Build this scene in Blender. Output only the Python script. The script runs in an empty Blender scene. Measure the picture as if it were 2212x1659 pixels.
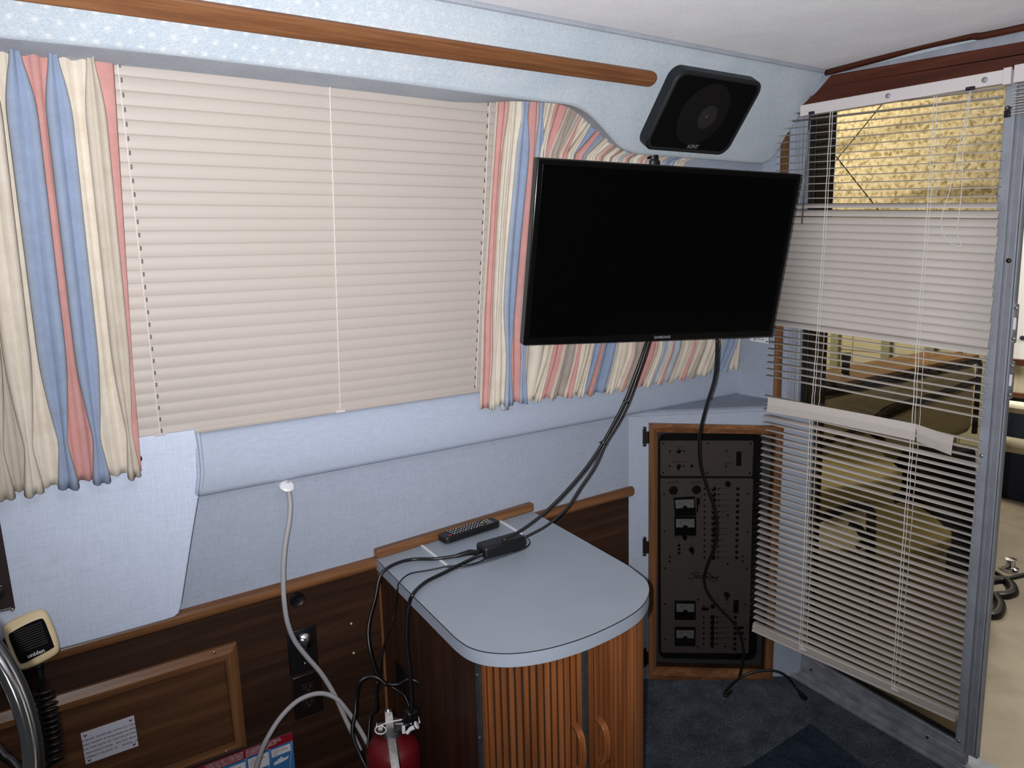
import bpy, bmesh, math, random
import numpy as np
from mathutils import Vector, Matrix
random.seed(7)
SC = bpy.context.scene
COL = SC.collection

# ------------------------------------------------------------------ camera
FPX, CX, CY = 1640.0, 1106.0, 829.5
CAM = np.array((0.0, 0.0, 1.44))
def nrm(v):
    v = np.array(v, float); return v / np.linalg.norm(v)
_d = nrm((265, 9670, 1640)); _x = np.array((2402, -340, 1640.0)); _x = nrm(_x - _d * _x.dot(_d))
RM = np.array([_x, np.cross(-_d, _x), -_d])          # rows: world axes seen from the camera
cd = bpy.data.cameras.new('camera'); cd.sensor_width = 36.0; cd.lens = FPX / 2212 * 36.0
cd.clip_start = 0.02; cd.clip_end = 60
cam = bpy.data.objects.new('camera', cd); COL.objects.link(cam)
r_, u_, b_ = RM @ np.array((1, 0, 0)), RM @ np.array((0, -1, 0)), -(RM @ np.array((0, 0, 1)))
cam.matrix_world = Matrix(((r_[0], u_[0], b_[0], CAM[0]), (r_[1], u_[1], b_[1], CAM[1]),
                           (r_[2], u_[2], b_[2], CAM[2]), (0, 0, 0, 1)))
SC.camera = cam

# ------------------------------------------------------------------ view, world, lights
vs = SC.view_settings
vs.view_transform = 'Standard'; vs.look = 'None'; vs.gamma = 1.0; vs.use_curve_mapping = False
vs.exposure = 0.0
w = bpy.data.worlds.new('world'); SC.world = w; w.use_nodes = True
w.node_tree.nodes['Background'].inputs['Color'].default_value = (0.93, 0.96, 1.0, 1)
w.node_tree.nodes['Background'].inputs['Strength'].default_value = 0.04

def lamp(name, kind, loc, power, size=0.1, aim=None, color=(1, 1, 1), size_y=None):
    l = bpy.data.lights.new(name, kind); l.energy = power; l.color = color
    if kind == 'AREA':
        l.size = size
        if size_y: l.shape = 'RECTANGLE'; l.size_y = size_y
    else:
        l.shadow_soft_size = size
    o = bpy.data.objects.new(name, l); COL.objects.link(o); o.location = loc
    if aim is not None:
        o.rotation_euler = (Vector(aim) - Vector(loc)).to_track_quat('-Z', 'Y').to_euler()
    return o
fl = RM @ np.array((-0.034, -0.010, -0.01)) + CAM     # the phone's flash, beside its lens
FL = lamp('phone_flash', 'SPOT', tuple(fl), 150.0, 0.006, tuple(CAM + RM @ np.array((0.06, -0.42, 1.0))), (0.985, 0.985, 1.0))
FL.data.spot_size = math.radians(128); FL.data.spot_blend = 1.0
lamp('shed_lamp_over_foam_wall', 'AREA', (4.4, 4.2, 2.9), 325.0, 1.2, (6.1, 2.6, 1.2), (1.0, 0.98, 0.94))
lamp('shed_lamp_over_cockpit', 'AREA', (4.1, 0.5, 2.5), 34.0, 0.5, (4.75, 1.3, 1.0), (1.0, 0.97, 0.92))

# ------------------------------------------------------------------ pixel -> real plane
def ray(px, py): return RM @ np.array(((px - CX) / FPX, (py - CY) / FPX, 1.0))
def on(ax, v, px, py):
    r = ray(px, py); return CAM + r * ((v - CAM[ax]) / r[ax])
def PX(px, py, X): return on(0, X, px, py)
def PY(px, py, Y): return on(1, Y, px, py)
def PZ(px, py, Z): return on(2, Z, px, py)
def PP(px, py, p, n):
    r = ray(px, py); return CAM + r * ((np.array(p, float) - CAM).dot(n) / r.dot(n))
def PD(px, py, d): return CAM + ray(px, py) * d
def depth(P): return float((RM.T @ (np.array(P, float) - CAM))[2])

# ------------------------------------------------------------------ materials
def lin(c):
    return tuple((x / 255 / 12.92) if x / 255 <= 0.04045 else ((x / 255 + 0.055) / 1.055) ** 2.4 for x in c) + (1,)
MATS = {}
def new_mat(name):
    m = bpy.data.materials.new(name); m.use_nodes = True; MATS[name] = m
    return m, m.node_tree, m.node_tree.nodes['Principled BSDF']
def N(t, kind, **kw):
    n = t.nodes.new(kind)
    for k, v in kw.items(): setattr(n, k, v)
    return n
def coords(t, scale=(1, 1, 1), rot=(0, 0, 0), out='Object'):
    tc = N(t, 'ShaderNodeTexCoord'); mp = N(t, 'ShaderNodeMapping')
    mp.inputs['Scale'].default_value = scale; mp.inputs['Rotation'].default_value = rot
    t.links.new(tc.outputs[out], mp.inputs['Vector']); return mp.outputs['Vector']
def noise(t, vec, scale, detail=3, rough=0.5):
    n = N(t, 'ShaderNodeTexNoise'); n.inputs['Scale'].default_value = scale
    n.inputs['Detail'].default_value = detail; n.inputs['Roughness'].default_value = rough
    t.links.new(vec, n.inputs['Vector']); return n.outputs['Fac']
def ramp(t, fac, stops):
    r = N(t, 'ShaderNodeValToRGB'); el = r.color_ramp.elements
    while len(el) < len(stops): el.new(0.5)
    for e, (p, c) in zip(el, stops): e.position = p; e.color = c
    t.links.new(fac, r.inputs['Fac']); return r.outputs['Color']
def mixc(t, fac, a, b, mode='MIX'):
    m = N(t, 'ShaderNodeMix', data_type='RGBA', blend_type=mode)
    for sock, v in ((m.inputs[0], fac), (m.inputs[6], a), (m.inputs[7], b)):
        if hasattr(v, 'links') or hasattr(v, 'is_output'): t.links.new(v, sock)
        else: sock.default_value = v
    return m.outputs[2]
def bump(t, h, strength, dist, bs):
    b = N(t, 'ShaderNodeBump'); b.inputs['Strength'].default_value = strength
    b.inputs['Distance'].default_value = dist
    t.links.new(h, b.inputs['Height']); t.links.new(b.outputs['Normal'], bs.inputs['Normal'])
def plain(name, col, rough=0.5, metal=0.0, spec=0.5, nz=0.0, nscale=60):
    m, t, b = new_mat(name)
    c = lin(col); b.inputs['Base Color'].default_value = c
    b.inputs['Roughness'].default_value = rough; b.inputs['Metallic'].default_value = metal
    b.inputs['Specular IOR Level'].default_value = spec
    if nz:
        v = coords(t); f = noise(t, v, nscale, 4)
        lo = tuple(x * (1 - nz) for x in c[:3]) + (1,); hi = tuple(min(1, x * (1 + nz)) for x in c[:3]) + (1,)
        t.links.new(ramp(t, f, [(0.3, lo), (0.7, hi)]), b.inputs['Base Color'])
    return m
def wood(name, dark, mid, light, grain, rough=0.35, fine=1.0):
    """grain: 0 X, 1 Y, 2 Z - the direction the fibres run"""
    m, t, b = new_mat(name)
    sc = [55 * fine] * 3; sc[grain] = 2.2 * fine
    v = coords(t, tuple(sc))
    f = noise(t, v, 1.0, 5, 0.62)
    sc2 = [9 * fine] * 3; sc2[grain] = 0.8 * fine
    f2 = noise(t, coords(t, tuple(sc2)), 1.0, 2, 0.5)
    c1 = ramp(t, f, [(0.28, lin(dark)), (0.5, lin(mid)), (0.72, lin(light))])
    c2 = ramp(t, f2, [(0.3, (0.72, 0.70, 0.68, 1)), (0.7, (1.12, 1.1, 1.08, 1))])
    t.links.new(mixc(t, 1.0, c1, c2, 'MULTIPLY'), b.inputs['Base Color'])
    b.inputs['Roughness'].default_value = rough; b.inputs['Specular IOR Level'].default_value = 0.35
    bump(t, f, 0.12, 0.001, b)
    return m
def woven(name, col, amt=0.08, rough=0.6, s=1.0, plane='xz'):
    m, t, b = new_mat(name)
    a = noise(t, coords(t, (40 * s, 40 * s, 620 * s)), 1.0, 2)
    c = noise(t, coords(t, (620 * s, 620 * s, 40 * s)), 1.0, 2)
    ad = N(t, 'ShaderNodeMath', operation='ADD'); t.links.new(a, ad.inputs[0]); t.links.new(c, ad.inputs[1])
    hf = N(t, 'ShaderNodeMath', operation='MULTIPLY'); t.links.new(ad.outputs[0], hf.inputs[0]); hf.inputs[1].default_value = 0.5
    k = lin(col)
    lo = tuple(x * (1 - amt) for x in k[:3]) + (1,); hi = tuple(min(1, x * (1 + amt)) for x in k[:3]) + (1,)
    t.links.new(ramp(t, hf.outputs[0], [(0.36, lo), (0.64, hi)]), b.inputs['Base Color'])
    b.inputs['Roughness'].default_value = rough; b.inputs['Specular IOR Level'].default_value = 0.3
    bump(t, hf.outputs[0], 0.25, 0.0012, b)
    return m
def fuzzy(name, col, col2, dots=False, rough=0.9, speck=True, sheen=0.2):
    """pile headliner; dots=True adds the tufted white dot pattern laid out in metres on the UV map"""
    m, t, b = new_mat(name)
    v = coords(t)
    f = noise(t, v, 230, 4, 0.75); g = noise(t, v, 9, 3, 0.5)
    c = ramp(t, g, [(0.3, lin(col)), (0.7, lin(col2))])
    c = mixc(t, 1.0, c, ramp(t, f, [(0.3, (0.85, 0.85, 0.85, 1)), (0.5, (0.98, 0.98, 0.98, 1)), (0.72, (1.13, 1.13, 1.13, 1))]), 'MULTIPLY')
    h = f
    if dots:
        uv = N(t, 'ShaderNodeTexCoord'); sp = N(t, 'ShaderNodeSeparateXYZ'); t.links.new(uv.outputs['UV'], sp.inputs[0])
        def mth(op, a, b_=None):
            n = N(t, 'ShaderNodeMath', operation=op)
            for i, q in enumerate((a, b_)):
                if q is None: continue
                if isinstance(q, (int, float)): n.inputs[i].default_value = q
                else: t.links.new(q, n.inputs[i])
            return n.outputs[0]
        vv = mth('DIVIDE', sp.outputs[1], 0.0235); row = mth('FLOOR', vv)
        uu = mth('ADD', mth('DIVIDE', sp.outputs[0], 0.0345), mth('MULTIPLY', row, 0.5))
        du = mth('MULTIPLY', mth('SUBTRACT', mth('FRACT', uu), 0.5), 0.0345)
        dv = mth('MULTIPLY', mth('SUBTRACT', mth('FRACT', vv), 0.5), 0.0235)
        dd = mth('SQRT', mth('ADD', mth('MULTIPLY', du, du), mth('MULTIPLY', dv, dv)))
        fade = ramp(t, sp.outputs[0], [(0.45, (0.62, 0.62, 0.62, 1)), (0.95, (0.16, 0.16, 0.16, 1))])
        mask = mixc(t, 1.0, ramp(t, dd, [(0.0030, (1, 1, 1, 1)), (0.0044, (0, 0, 0, 1))]), fade, 'MULTIPLY')
        c = mixc(t, mask, c, lin((244, 243, 238)))
    t.links.new(c, b.inputs['Base Color'])
    b.inputs['Roughness'].default_value = rough; b.inputs['Specular IOR Level'].default_value = 0.15
    b.inputs['Sheen Weight'].default_value = sheen; b.inputs['Sheen Roughness'].default_value = 0.5
    bump(t, h, 0.6, 0.003, b)
    return m

def tinted(name, tint, gloss=0.06, rough=0.0):
    m, t, b = new_mat(name); t.nodes.remove(b)
    tr = N(t, 'ShaderNodeBsdfTransparent'); tr.inputs['Color'].default_value = tint
    gl = N(t, 'ShaderNodeBsdfGlossy'); gl.inputs['Roughness'].default_value = rough
    lw = N(t, 'ShaderNodeFresnel'); lw.inputs['IOR'].default_value = 1.45
    mx = N(t, 'ShaderNodeMixShader')
    t.links.new(lw.outputs[0], mx.inputs[0]); t.links.new(tr.outputs[0], mx.inputs[1]); t.links.new(gl.outputs[0], mx.inputs[2])
    t.links.new(mx.outputs[0], t.nodes['Material Output'].inputs['Surface'])
    return m

vinyl = woven('blue_vinyl', (158, 166, 182), 0.09, 0.62)
vinyl2 = woven('blue_vinyl_padded', (198, 208, 228), 0.08, 0.6)
vinyl3 = woven('blue_vinyl_bolster', (170, 179, 197), 0.08, 0.6)
vinyl_dark = plain('seam_shadow_vinyl', (120, 128, 146), 0.7)
soffit_m = fuzzy('tufted_headliner', (190, 203, 215), (204, 213, 222), dots=True)
welt_m = fuzzy('headliner_welt', (176, 182, 192), (160, 166, 178))
ceil_m = fuzzy('grey_headliner', (242, 240, 244), (226, 223, 229), sheen=0.9)
wood_rail = wood('teak_rail', (92, 58, 36), (118, 76, 47), (140, 96, 62), 0, 0.5, 1.6)
wood_trim = wood('teak_trim', (84, 54, 36), (116, 78, 50), (144, 102, 68), 0, 0.32)
wood_trim_z = wood('teak_trim_vertical', (84, 54, 36), (112, 76, 48), (138, 98, 66), 2, 0.32)
wood_beam = wood('mahogany_beam', (62, 28, 16), (80, 38, 22), (98, 52, 32), 1, 0.45)
wood_pan = wood('walnut_panel', (36, 21, 14), (52, 32, 21), (72, 48, 33), 0, 0.5, 0.8)
wood_pan_z = wood('walnut_panel_vertical', (44, 24, 16), (60, 36, 25), (78, 48, 34), 2, 0.45, 0.8)
wood_grainy = wood('walnut_grainy', (58, 36, 22), (88, 58, 36), (124, 88, 56), 0, 0.5, 0.55)
wood_tamb = wood('tambour_teak', (100, 56, 30), (132, 78, 42), (154, 98, 58), 2, 0.38)
groove_m = plain('dark_groove', (26, 14, 8), 0.8)
lam = plain('blue_grey_laminate', (148, 157, 168), 0.4, nz=0.03, nscale=8)
lam_edge = plain('blue_grey_laminate_edge', (160, 168, 182), 0.45, nz=0.03, nscale=14)
seam_m = plain('laminate_seam', (30, 32, 36), 0.6)
greystrip = plain('grey_metal_strip', (70, 74, 80), 0.42, 0.5, nz=0.25, nscale=40)
slat_m = plain('beige_slat', (184, 174, 166), 0.45, nz=0.015, nscale=4)
slat2_m = plain('pale_slat', (199, 191, 184), 0.62, nz=0.015, nscale=4)
rail_m = plain('blind_rail', (222, 214, 214), 0.4)
cord_m = plain('cord', (224, 220, 216), 0.8)
slot_m = plain('cord_slot', (96, 92, 92), 0.7)
alu = plain('brushed_aluminium', (158, 163, 174), 0.42, 0.15, nz=0.12, nscale=18)
alu2 = plain('aluminium_track', (138, 140, 148), 0.42, 0.15, nz=0.1, nscale=25)
alu_d = plain('oxidised_aluminium', (142, 146, 154), 0.5, 0.15, nz=0.3, nscale=22)
chrome = plain('chrome', (206, 208, 212), 0.09, 1.0)
steel = plain('dull_steel', (158, 156, 154), 0.35, 0.9, nz=0.25, nscale=90)
black = plain('black_plastic', (14, 14, 16), 0.42)
black_rub = plain('black_rubber', (16, 16, 17), 0.36)
tv_body = plain('tv_black', (6, 6, 7), 0.22)
tv_glass = plain('tv_screen', (2, 2, 2), 0.12, spec=0.3)
spk_cloth = plain('speaker_cloth', (8, 8, 8), 0.95, spec=0.1, nz=0.25, nscale=900)
spk_cone = plain('speaker_cone', (17, 14, 15), 0.8, spec=0.2)
spk_cone2 = plain('speaker_dome', (44, 38, 42), 0.7, spec=0.2, nz=0.3, nscale=700)
spk_frame = plain('speaker_frame', (19, 23, 28), 0.55)
white_p = plain('white_plastic', (226, 226, 230), 0.4)
white_c = plain('white_cable', (162, 160, 163), 0.5)
white_t = plain('white_print', (200, 200, 200), 0.6)
grey_t = plain('grey_print', (120, 120, 124), 0.6)
dark_t = plain('dark_print', (34, 34, 42), 0.7)
brown_plate = plain('brown_plate', (42, 26, 26), 0.45)
cream_p = plain('cream_plastic', (226, 204, 160), 0.42)
red_m = plain('extinguisher_red', (104, 16, 24), 0.42)
blue_pl = plain('placard_blue', (56, 118, 172), 0.45)
red_pl = plain('placard_red', (146, 22, 40), 0.45)
faceplate = plain('grey_faceplate', (138, 128, 122), 0.6, nz=0.04, nscale=60)
panel_bk = plain('grey_panel_back', (112, 113, 114), 0.7)
panel_blk = plain('panel_black', (10, 8, 8), 0.5)
meter_face = plain('meter_face', (196, 198, 198), 0.5)
smoke = tinted('smoked_acrylic', (0.67, 0.665, 0.66, 1))
doorglass = tinted('tinted_door_glass', (0.47, 0.44, 0.37, 1))
clearp = tinted('clear_plastic', (0.93, 0.94, 0.95, 1))
carpet_m = None
bronze = plain('bronze_hinge', (58, 50, 42), 0.35, 0.7)
handle_m = wood('wood_handle', (104, 56, 28), (136, 80, 44), (156, 98, 60), 2, 0.3)
foam_m = None
cream_v = plain('cream_vinyl', (196, 186, 158), 0.55, nz=0.07, nscale=8)
cream_v2 = plain('yellowed_vinyl', (208, 192, 132), 0.55, nz=0.08, nscale=8)
piping_m = plain('brown_piping', (46, 32, 24), 0.6)
tan_wood = wood('weathered_teak', (120, 86, 54), (150, 110, 72), (172, 134, 92), 0, 0.6)
navy = plain('navy_canvas', (16, 26, 44), 0.85, nz=0.2, nscale=60)
gel = plain('gelcoat', (232, 230, 224), 0.4)
cockfloor = plain('cockpit_gelcoat', (164, 151, 131), 0.6, nz=0.12, nscale=9)
dkbrown = plain('dark_brown_post', (44, 30, 24), 0.6)
olive = plain('beige_side_panel', (150, 138, 112), 0.6)
gasket = plain('black_gasket', (10, 9, 9), 0.7)

m, t, b = new_mat('blue_carpet')
f = noise(t, coords(t), 260, 4, 0.7); g = noise(t, coords(t), 14, 4, 0.6)
c = ramp(t, f, [(0.3, lin((54, 60, 68))), (0.5, lin((88, 96, 106))), (0.72, lin((136, 143, 151)))])
c = mixc(t, 1.0, c, ramp(t, g, [(0.3, (0.5, 0.52, 0.56, 1)), (0.7, (1.1, 1.1, 1.1, 1))]), 'MULTIPLY')
t.links.new(c, b.inputs['Base Color']); b.inputs['Roughness'].default_value = 1.0; b.inputs['Specular IOR Level'].default_value = 0.05
bump(t, f, 0.9, 0.006, b); carpet_m = m

m, t, b = new_mat('spray_foam')
f = noise(t, coords(t, (1, 1, 1), (0.5, 0.7, 0.3)), 30, 4, 0.6); g = noise(t, coords(t, (1, 1, 5), (0.0, 0.0, 0.0)), 0.9, 3, 0.5)
c = ramp(t, f, [(0.34, lin((142, 126, 88))), (0.5, lin((210, 198, 168))), (0.7, lin((230, 222, 198)))])
c = mixc(t, 1.0, c, ramp(t, g, [(0.34, (0.5, 0.48, 0.44, 1)), (0.48, (1, 1, 1, 1))]), 'MULTIPLY')
t.links.new(c, b.inputs['Base Color']); b.inputs['Roughness'].default_value = 0.95
bump(t, f, 0.35, 0.03, b); foam_m = m

m, t, b = new_mat('striped_curtain')
at = N(t, 'ShaderNodeVertexColor'); at.layer_name = 'stripe'
f = noise(t, coords(t), 500, 2); g = noise(t, coords(t), 26, 4, 0.65)
c = mixc(t, 1.0, at.outputs['Color'], ramp(t, f, [(0.3, (0.93, 0.93, 0.93, 1)), (0.7, (1.05, 1.05, 1.05, 1))]), 'MULTIPLY')
c = mixc(t, 1.0, c, ramp(t, g, [(0.3, (0.92, 0.90, 0.87, 1)), (0.62, (1.03, 1.03, 1.03, 1))]), 'MULTIPLY')
t.links.new(c, b.inputs['Base Color']); b.inputs['Roughness'].default_value = 0.9; b.inputs['Specular IOR Level'].default_value = 0.1
curtain_m = m

# ------------------------------------------------------------------ mesh helpers
class MB:
    def __init__(self): self.v = []; self.f = []; self.col = None
    def add(self, vs_, fs):
        o = len(self.v); self.v += [tuple(float(x) for x in p) for p in vs_]
        self.f += [tuple(i + o for i in q) for q in fs]; return self
    def box(self, c, s, ax=None):
        """centre, full sizes, optional three axes"""
        c = np.array(c, float); A = np.eye(3) if ax is None else np.array(ax, float)
        vs_ = []
        for i in (-1, 1):
            for j in (-1, 1):
                for k in (-1, 1):
                    vs_.append(c + A[0] * i * s[0] / 2 + A[1] * j * s[1] / 2 + A[2] * k * s[2] / 2)
        fs = [(0, 1, 3, 2), (4, 6, 7, 5), (0, 4, 5, 1), (2, 3, 7, 6), (0, 2, 6, 4), (1, 5, 7, 3)]
        return self.add(vs_, fs)
    def prism(self, poly, vec):
        n = len(poly); vec = np.array(vec, float); p = [np.array(q, float) for q in poly]
        self.add(p + [q + vec for q in p],
                 [tuple(range(n)), tuple(range(2 * n - 1, n - 1, -1))] +
                 [(i, i + n, (i + 1) % n + n, (i + 1) % n) for i in range(n)])
        return self
    def tube(self, pts, r, seg=8, closed=False, caps=True):
        P = [np.array(p, float) for p in pts]; n = len(P)
        rs = r if hasattr(r, '__len__') else [r] * n
        T = []
        for i in range(n):
            a = P[(i - 1) % n] if (closed or i > 0) else P[i]; c = P[(i + 1) % n] if (closed or i < n - 1) else P[i]
            T.append(nrm(c - a) if np.linalg.norm(c - a) > 1e-9 else np.array((0, 0, 1.0)))
        up = np.array((0, 0, 1.0)) if abs(T[0][2]) < 0.9 else np.array((1.0, 0, 0))
        u = nrm(np.cross(T[0], up)); vs_ = []
        for i in range(n):
            u = u - T[i] * u.dot(T[i]); u = nrm(u); w_ = np.cross(T[i], u)
            for k in range(seg):
                a = 2 * math.pi * k / seg
                vs_.append(P[i] + rs[i] * (u * math.cos(a) + w_ * math.sin(a)))
        fs = []
        for i in range(n if closed else n - 1):
            j = (i + 1) % n
            for k in range(seg):
                l = (k + 1) % seg
                fs.append((i * seg + k, i * seg + l, j * seg + l, j * seg + k))
        if caps and not closed:
            fs.append(tuple(range(seg - 1, -1, -1))); fs.append(tuple((n - 1) * seg + k for k in range(seg)))
        return self.add(vs_, fs)
    def lathe(self, prof, o, axis=(0, 0, 1), seg=24):
        """prof: (radius, height) pairs along the axis"""
        o = np.array(o, float); a = nrm(axis); up = np.array((0, 0, 1.0)) if abs(a[2]) < 0.9 else np.array((1.0, 0, 0))
        u = nrm(np.cross(a, up)); w_ = np.cross(a, u); vs_ = []; fs = []
        for (r, h) in prof:
            for k in range(seg):
                t_ = 2 * math.pi * k / seg
                vs_.append(o + a * h + max(r, 1e-5) * (u * math.cos(t_) + w_ * math.sin(t_)))
        for i in range(len(prof) - 1):
            for k in range(seg):
                l = (k + 1) % seg; fs.append((i * seg + k, i * seg + l, (i + 1) * seg + l, (i + 1) * seg + k))
        fs.append(tuple(range(seg - 1, -1, -1))); fs.append(tuple((len(prof) - 1) * seg + k for k in range(seg)))
        return self.add(vs_, fs)
    def grid(self, rows, thick=None):
        n, m_ = len(rows), len(rows[0])
        self.add([p for r in rows for p in r],
                 [(i * m_ + j, i * m_ + j + 1, (i + 1) * m_ + j + 1, (i + 1) * m_ + j) for i in range(n - 1) for j in range(m_ - 1)])
        return self
    def build(self, name, mat, parent=None, bevel=0, seg=2, smooth=False, colors=None, uv=None, angle=35):
        me = bpy.data.meshes.new(name); me.from_pydata(self.v, [], self.f); me.update()
        bm = bmesh.new(); bm.from_mesh(me); bmesh.ops.recalc_face_normals(bm, faces=bm.faces) if colors is None else None
        bm.to_mesh(me); bm.free()
        if uv:
            l = me.uv_layers.new(name='UVMap')
            for lp in me.loops:
                l.data[lp.index].uv = uv(me.vertices[lp.vertex_index].co)
        if colors:
            ca = me.color_attributes.new('stripe', 'FLOAT_COLOR', 'POINT')
            for i, c_ in enumerate(colors): ca.data[i].color = c_
        me.materials.append(mat)
        o = bpy.data.objects.new(name, me); COL.objects.link(o)
        if smooth:
            for p in me.polygons: p.use_smooth = True
            if smooth != 'full':
                me.set_sharp_from_angle(angle=math.radians(angle))
        if bevel:
            md = o.modifiers.new('bevel', 'BEVEL'); md.width = bevel; md.segments = seg; md.limit_method = 'ANGLE'
            md.angle_limit = math.radians(40)
            for p in me.polygons: p.use_smooth = True
            me.set_sharp_from_angle(angle=math.radians(50))
        # origin to the bounding-box centre
        if self.v:
            a = np.array(self.v); c0 = Vector(((a.max(0) + a.min(0)) / 2).tolist())
            if not any(k in mat.name for k in ('zzz',)):
                me.transform(Matrix.Translation(-c0)); o.location = c0
        if parent is not None: attach(o, parent)
        return o
def attach(o, parent):
    o.parent = parent
    base = Matrix.Translation(parent_world(parent))
    o.matrix_parent_inverse = base.inverted()
def parent_world(p):
    loc = Vector(p.location)
    return loc
def thing(name, label, cat, loc, group=None):
    o = bpy.data.objects.new(name, None); COL.objects.link(o); o.location = tuple(float(x) for x in loc)
    o.empty_display_size = 0.05
    return tag(o, label, cat, group)
def tag(o, label, cat, group=None):
    o['label'] = label; o['category'] = cat
    if group: o['group'] = group
    return o
def struct(o): o['kind'] = 'structure'; return o
def text(body, pos, u, v, size, mat, parent, name='lettering', align='CENTER', shear=0.0, bold=0.0, sx=1.0, space=1.0):
    cu = bpy.data.curves.new(name, 'FONT'); cu.body = body; cu.size = size; cu.align_x = align; cu.align_y = 'CENTER'
    cu.shear = shear; cu.extrude = 0.00015; cu.offset = bold; cu.space_character = space
    cu.resolution_u = 3
    cu.materials.append(mat)
    tmp = bpy.data.objects.new(name, cu); me = bpy.data.meshes.new_from_object(tmp); bpy.data.objects.remove(tmp)
    me.name = name; me.materials.clear(); me.materials.append(mat)
    o = bpy.data.objects.new(name, me); COL.objects.link(o)
    u = nrm(u); v = np.array(v, float); v = nrm(v - u * v.dot(u)); w_ = np.cross(u, v)
    M = Matrix(((u[0] * sx, v[0], w_[0], pos[0]), (u[1] * sx, v[1], w_[1], pos[1]), (u[2] * sx, v[2], w_[2], pos[2]), (0, 0, 0, 1)))
    o.parent = parent
    o.matrix_parent_inverse = Matrix.Translation(-parent_world(parent))
    o.matrix_basis = M
    return o
def spline(pts, n=8, closed=False):
    P = [np.array(p, float) for p in pts]; out = []; L = len(P)
    rng = range(L if closed else L - 1)
    for i in rng:
        p0 = P[(i - 1) % L] if (closed or i > 0) else 2 * P[0] - P[1]
        p1 = P[i]; p2 = P[(i + 1) % L]
        p3 = P[(i + 2) % L] if (closed or i < L - 2) else 2 * P[-1] - P[-2]
        for k in range(n):
            t_ = k / n
            out.append(0.5 * ((2 * p1) + (-p0 + p2) * t_ + (2 * p0 - 5 * p1 + 4 * p2 - p3) * t_ ** 2 + (-p0 + 3 * p1 - 3 * p2 + p3) * t_ ** 3))
    if not closed: out.append(P[-1])
    return out
def rrect(c, u, v, w_, h, r, n=5):
    c = np.array(c, float); out = []
    for sx, sy, a0 in ((1, 1, 0), (-1, 1, 90), (-1, -1, 180), (1, -1, 270)):
        for k in range(n + 1):
            a = math.radians(a0 + 90 * k / n)
            out.append(c + u * (sx * (w_ / 2 - r) + r * math.cos(a)) + v * (sy * (h / 2 - r) + r * math.sin(a)))
    return out
def V(*a): return np.array(a, float)
AX, AY, AZ = V(1, 0, 0), V(0, 1, 0), V(0, 0, 1)
def screw(pos, n, r, parent, mat=None, name='screw'):
    MB().lathe([(r, -0.001), (r, r * 0.25), (r * 0.6, r * 0.6), (0, r * 0.7)], pos, n, 12).build(name, mat or steel, parent, smooth=True)

exec_later = []
D, B = 1.70, 2.111                     # side wall plane y = D, bulkhead plane x = B
PD31 = V(math.cos(math.radians(31)), -math.sin(math.radians(31)), 0)
P0 = PY(1358, 1060, D); PN = V(math.sin(math.radians(31)), math.cos(math.radians(31)), 0)
def floor_z(y): return 0.045 + 0.09 * (y - 1.69)
FN = nrm((0, -0.09, 1)); FP = V(0, 1.69, 0.045)
WBL = PY(307, 946, D); WN = V(0, math.cos(math.radians(9)), math.sin(math.radians(9))); WV = V(0, -math.sin(math.radians(9)), math.cos(math.radians(9)))
def W(px, py, off=0.0): return PP(px, py, WBL - WN * off, WN)
SA, SB = PX(1788, 150, B), PX(1665, 357, B)
_dy = SA - SB; SN = nrm((0, _dy[2], -_dy[1])); SV = nrm(SB - SA)      # SV runs down the soffit, SN points into the wall
def S(px, py, off=0.0): return PP(px, py, SA - SN * off, SN)

# ================================================================== SETTING
# --- ceiling, soffit
def ceil_z(x): return 1.951
mb = MB(); mb.box((0.6, 0.3, SA[2] + 0.02), (3.1, 2.5, 0.04))
struct(mb.build('ceiling', ceil_m))
# soffit outline in (x, t) on its own plane
def st(px, py):
    p = S(px, py); return (p[0], float((p - SA).dot(SV)))
low = [st(0, 81), st(400, 122), st(740, 163), st(1060, 205), st(1160, 219), st(1235, 229), st(1275, 249), st(1310, 285), st(1340, 318), st(1368, 331), st(1400, 336), st(1520, 345), st(1630, 354)]
lowc = spline([V(a, b_) for a, b_ in low], 4)
tR = st(1640, 355)[1]
out2 = [V(-0.9, 0), V(B - 0.002, 0), V(B - 0.002, tR - 0.045), V(B - 0.014, tR - 0.014), V(B - 0.045, tR)] + [p for p in lowc[::-1]] + [V(-0.9, low[0][1])]
def sp3(a, t_, off=0.0): return V(a, 0, 0) + V(0, SA[1], SA[2]) + SV * t_ - SN * off
poly = [sp3(p[0], p[1]) for p in out2]
def back_vec(p):
    f_ = max(0.0, min(1.0, (p[0] - 0.95) / 0.2)); return V(0, 0.105 - 0.05 * f_, -0.012 + 0.026 * f_)
n_s = len(poly); mb = MB()
mb.add(list(poly) + [p + back_vec(p) for p in poly], [tuple(range(n_s)), tuple(range(2 * n_s - 1, n_s - 1, -1))] + [(i, i + n_s, (i + 1) % n_s + n_s, (i + 1) % n_s) for i in range(n_s)])
struct(mb.build('wall_soffit', soffit_m, bevel=0.008, seg=3, uv=None))
so = bpy.data.objects['wall_soffit']; me = so.data; me.materials.append(welt_m)
for p_ in me.polygons:
    if p_.normal.dot(Vector(tuple(-SN))) < 0.9: p_.material_index = 1
l = me.uv_layers.new(name='UVMap')
for lp in me.loops:
    co = np.array(me.vertices[lp.vertex_index].co) + np.array(so.location)
    l.data[lp.index].uv = (co[0], float((co - SA).dot(SV)))
welt = [S(-700, 0)] ; 
wl = MB().tube([sp3(x, 0.006, 0.004) for x in np.linspace(-0.9, B - 0.012, 30)], 0.0065, 8)
wo = wl.build('trim_1', welt_m, smooth=True); struct(wo)

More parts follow.
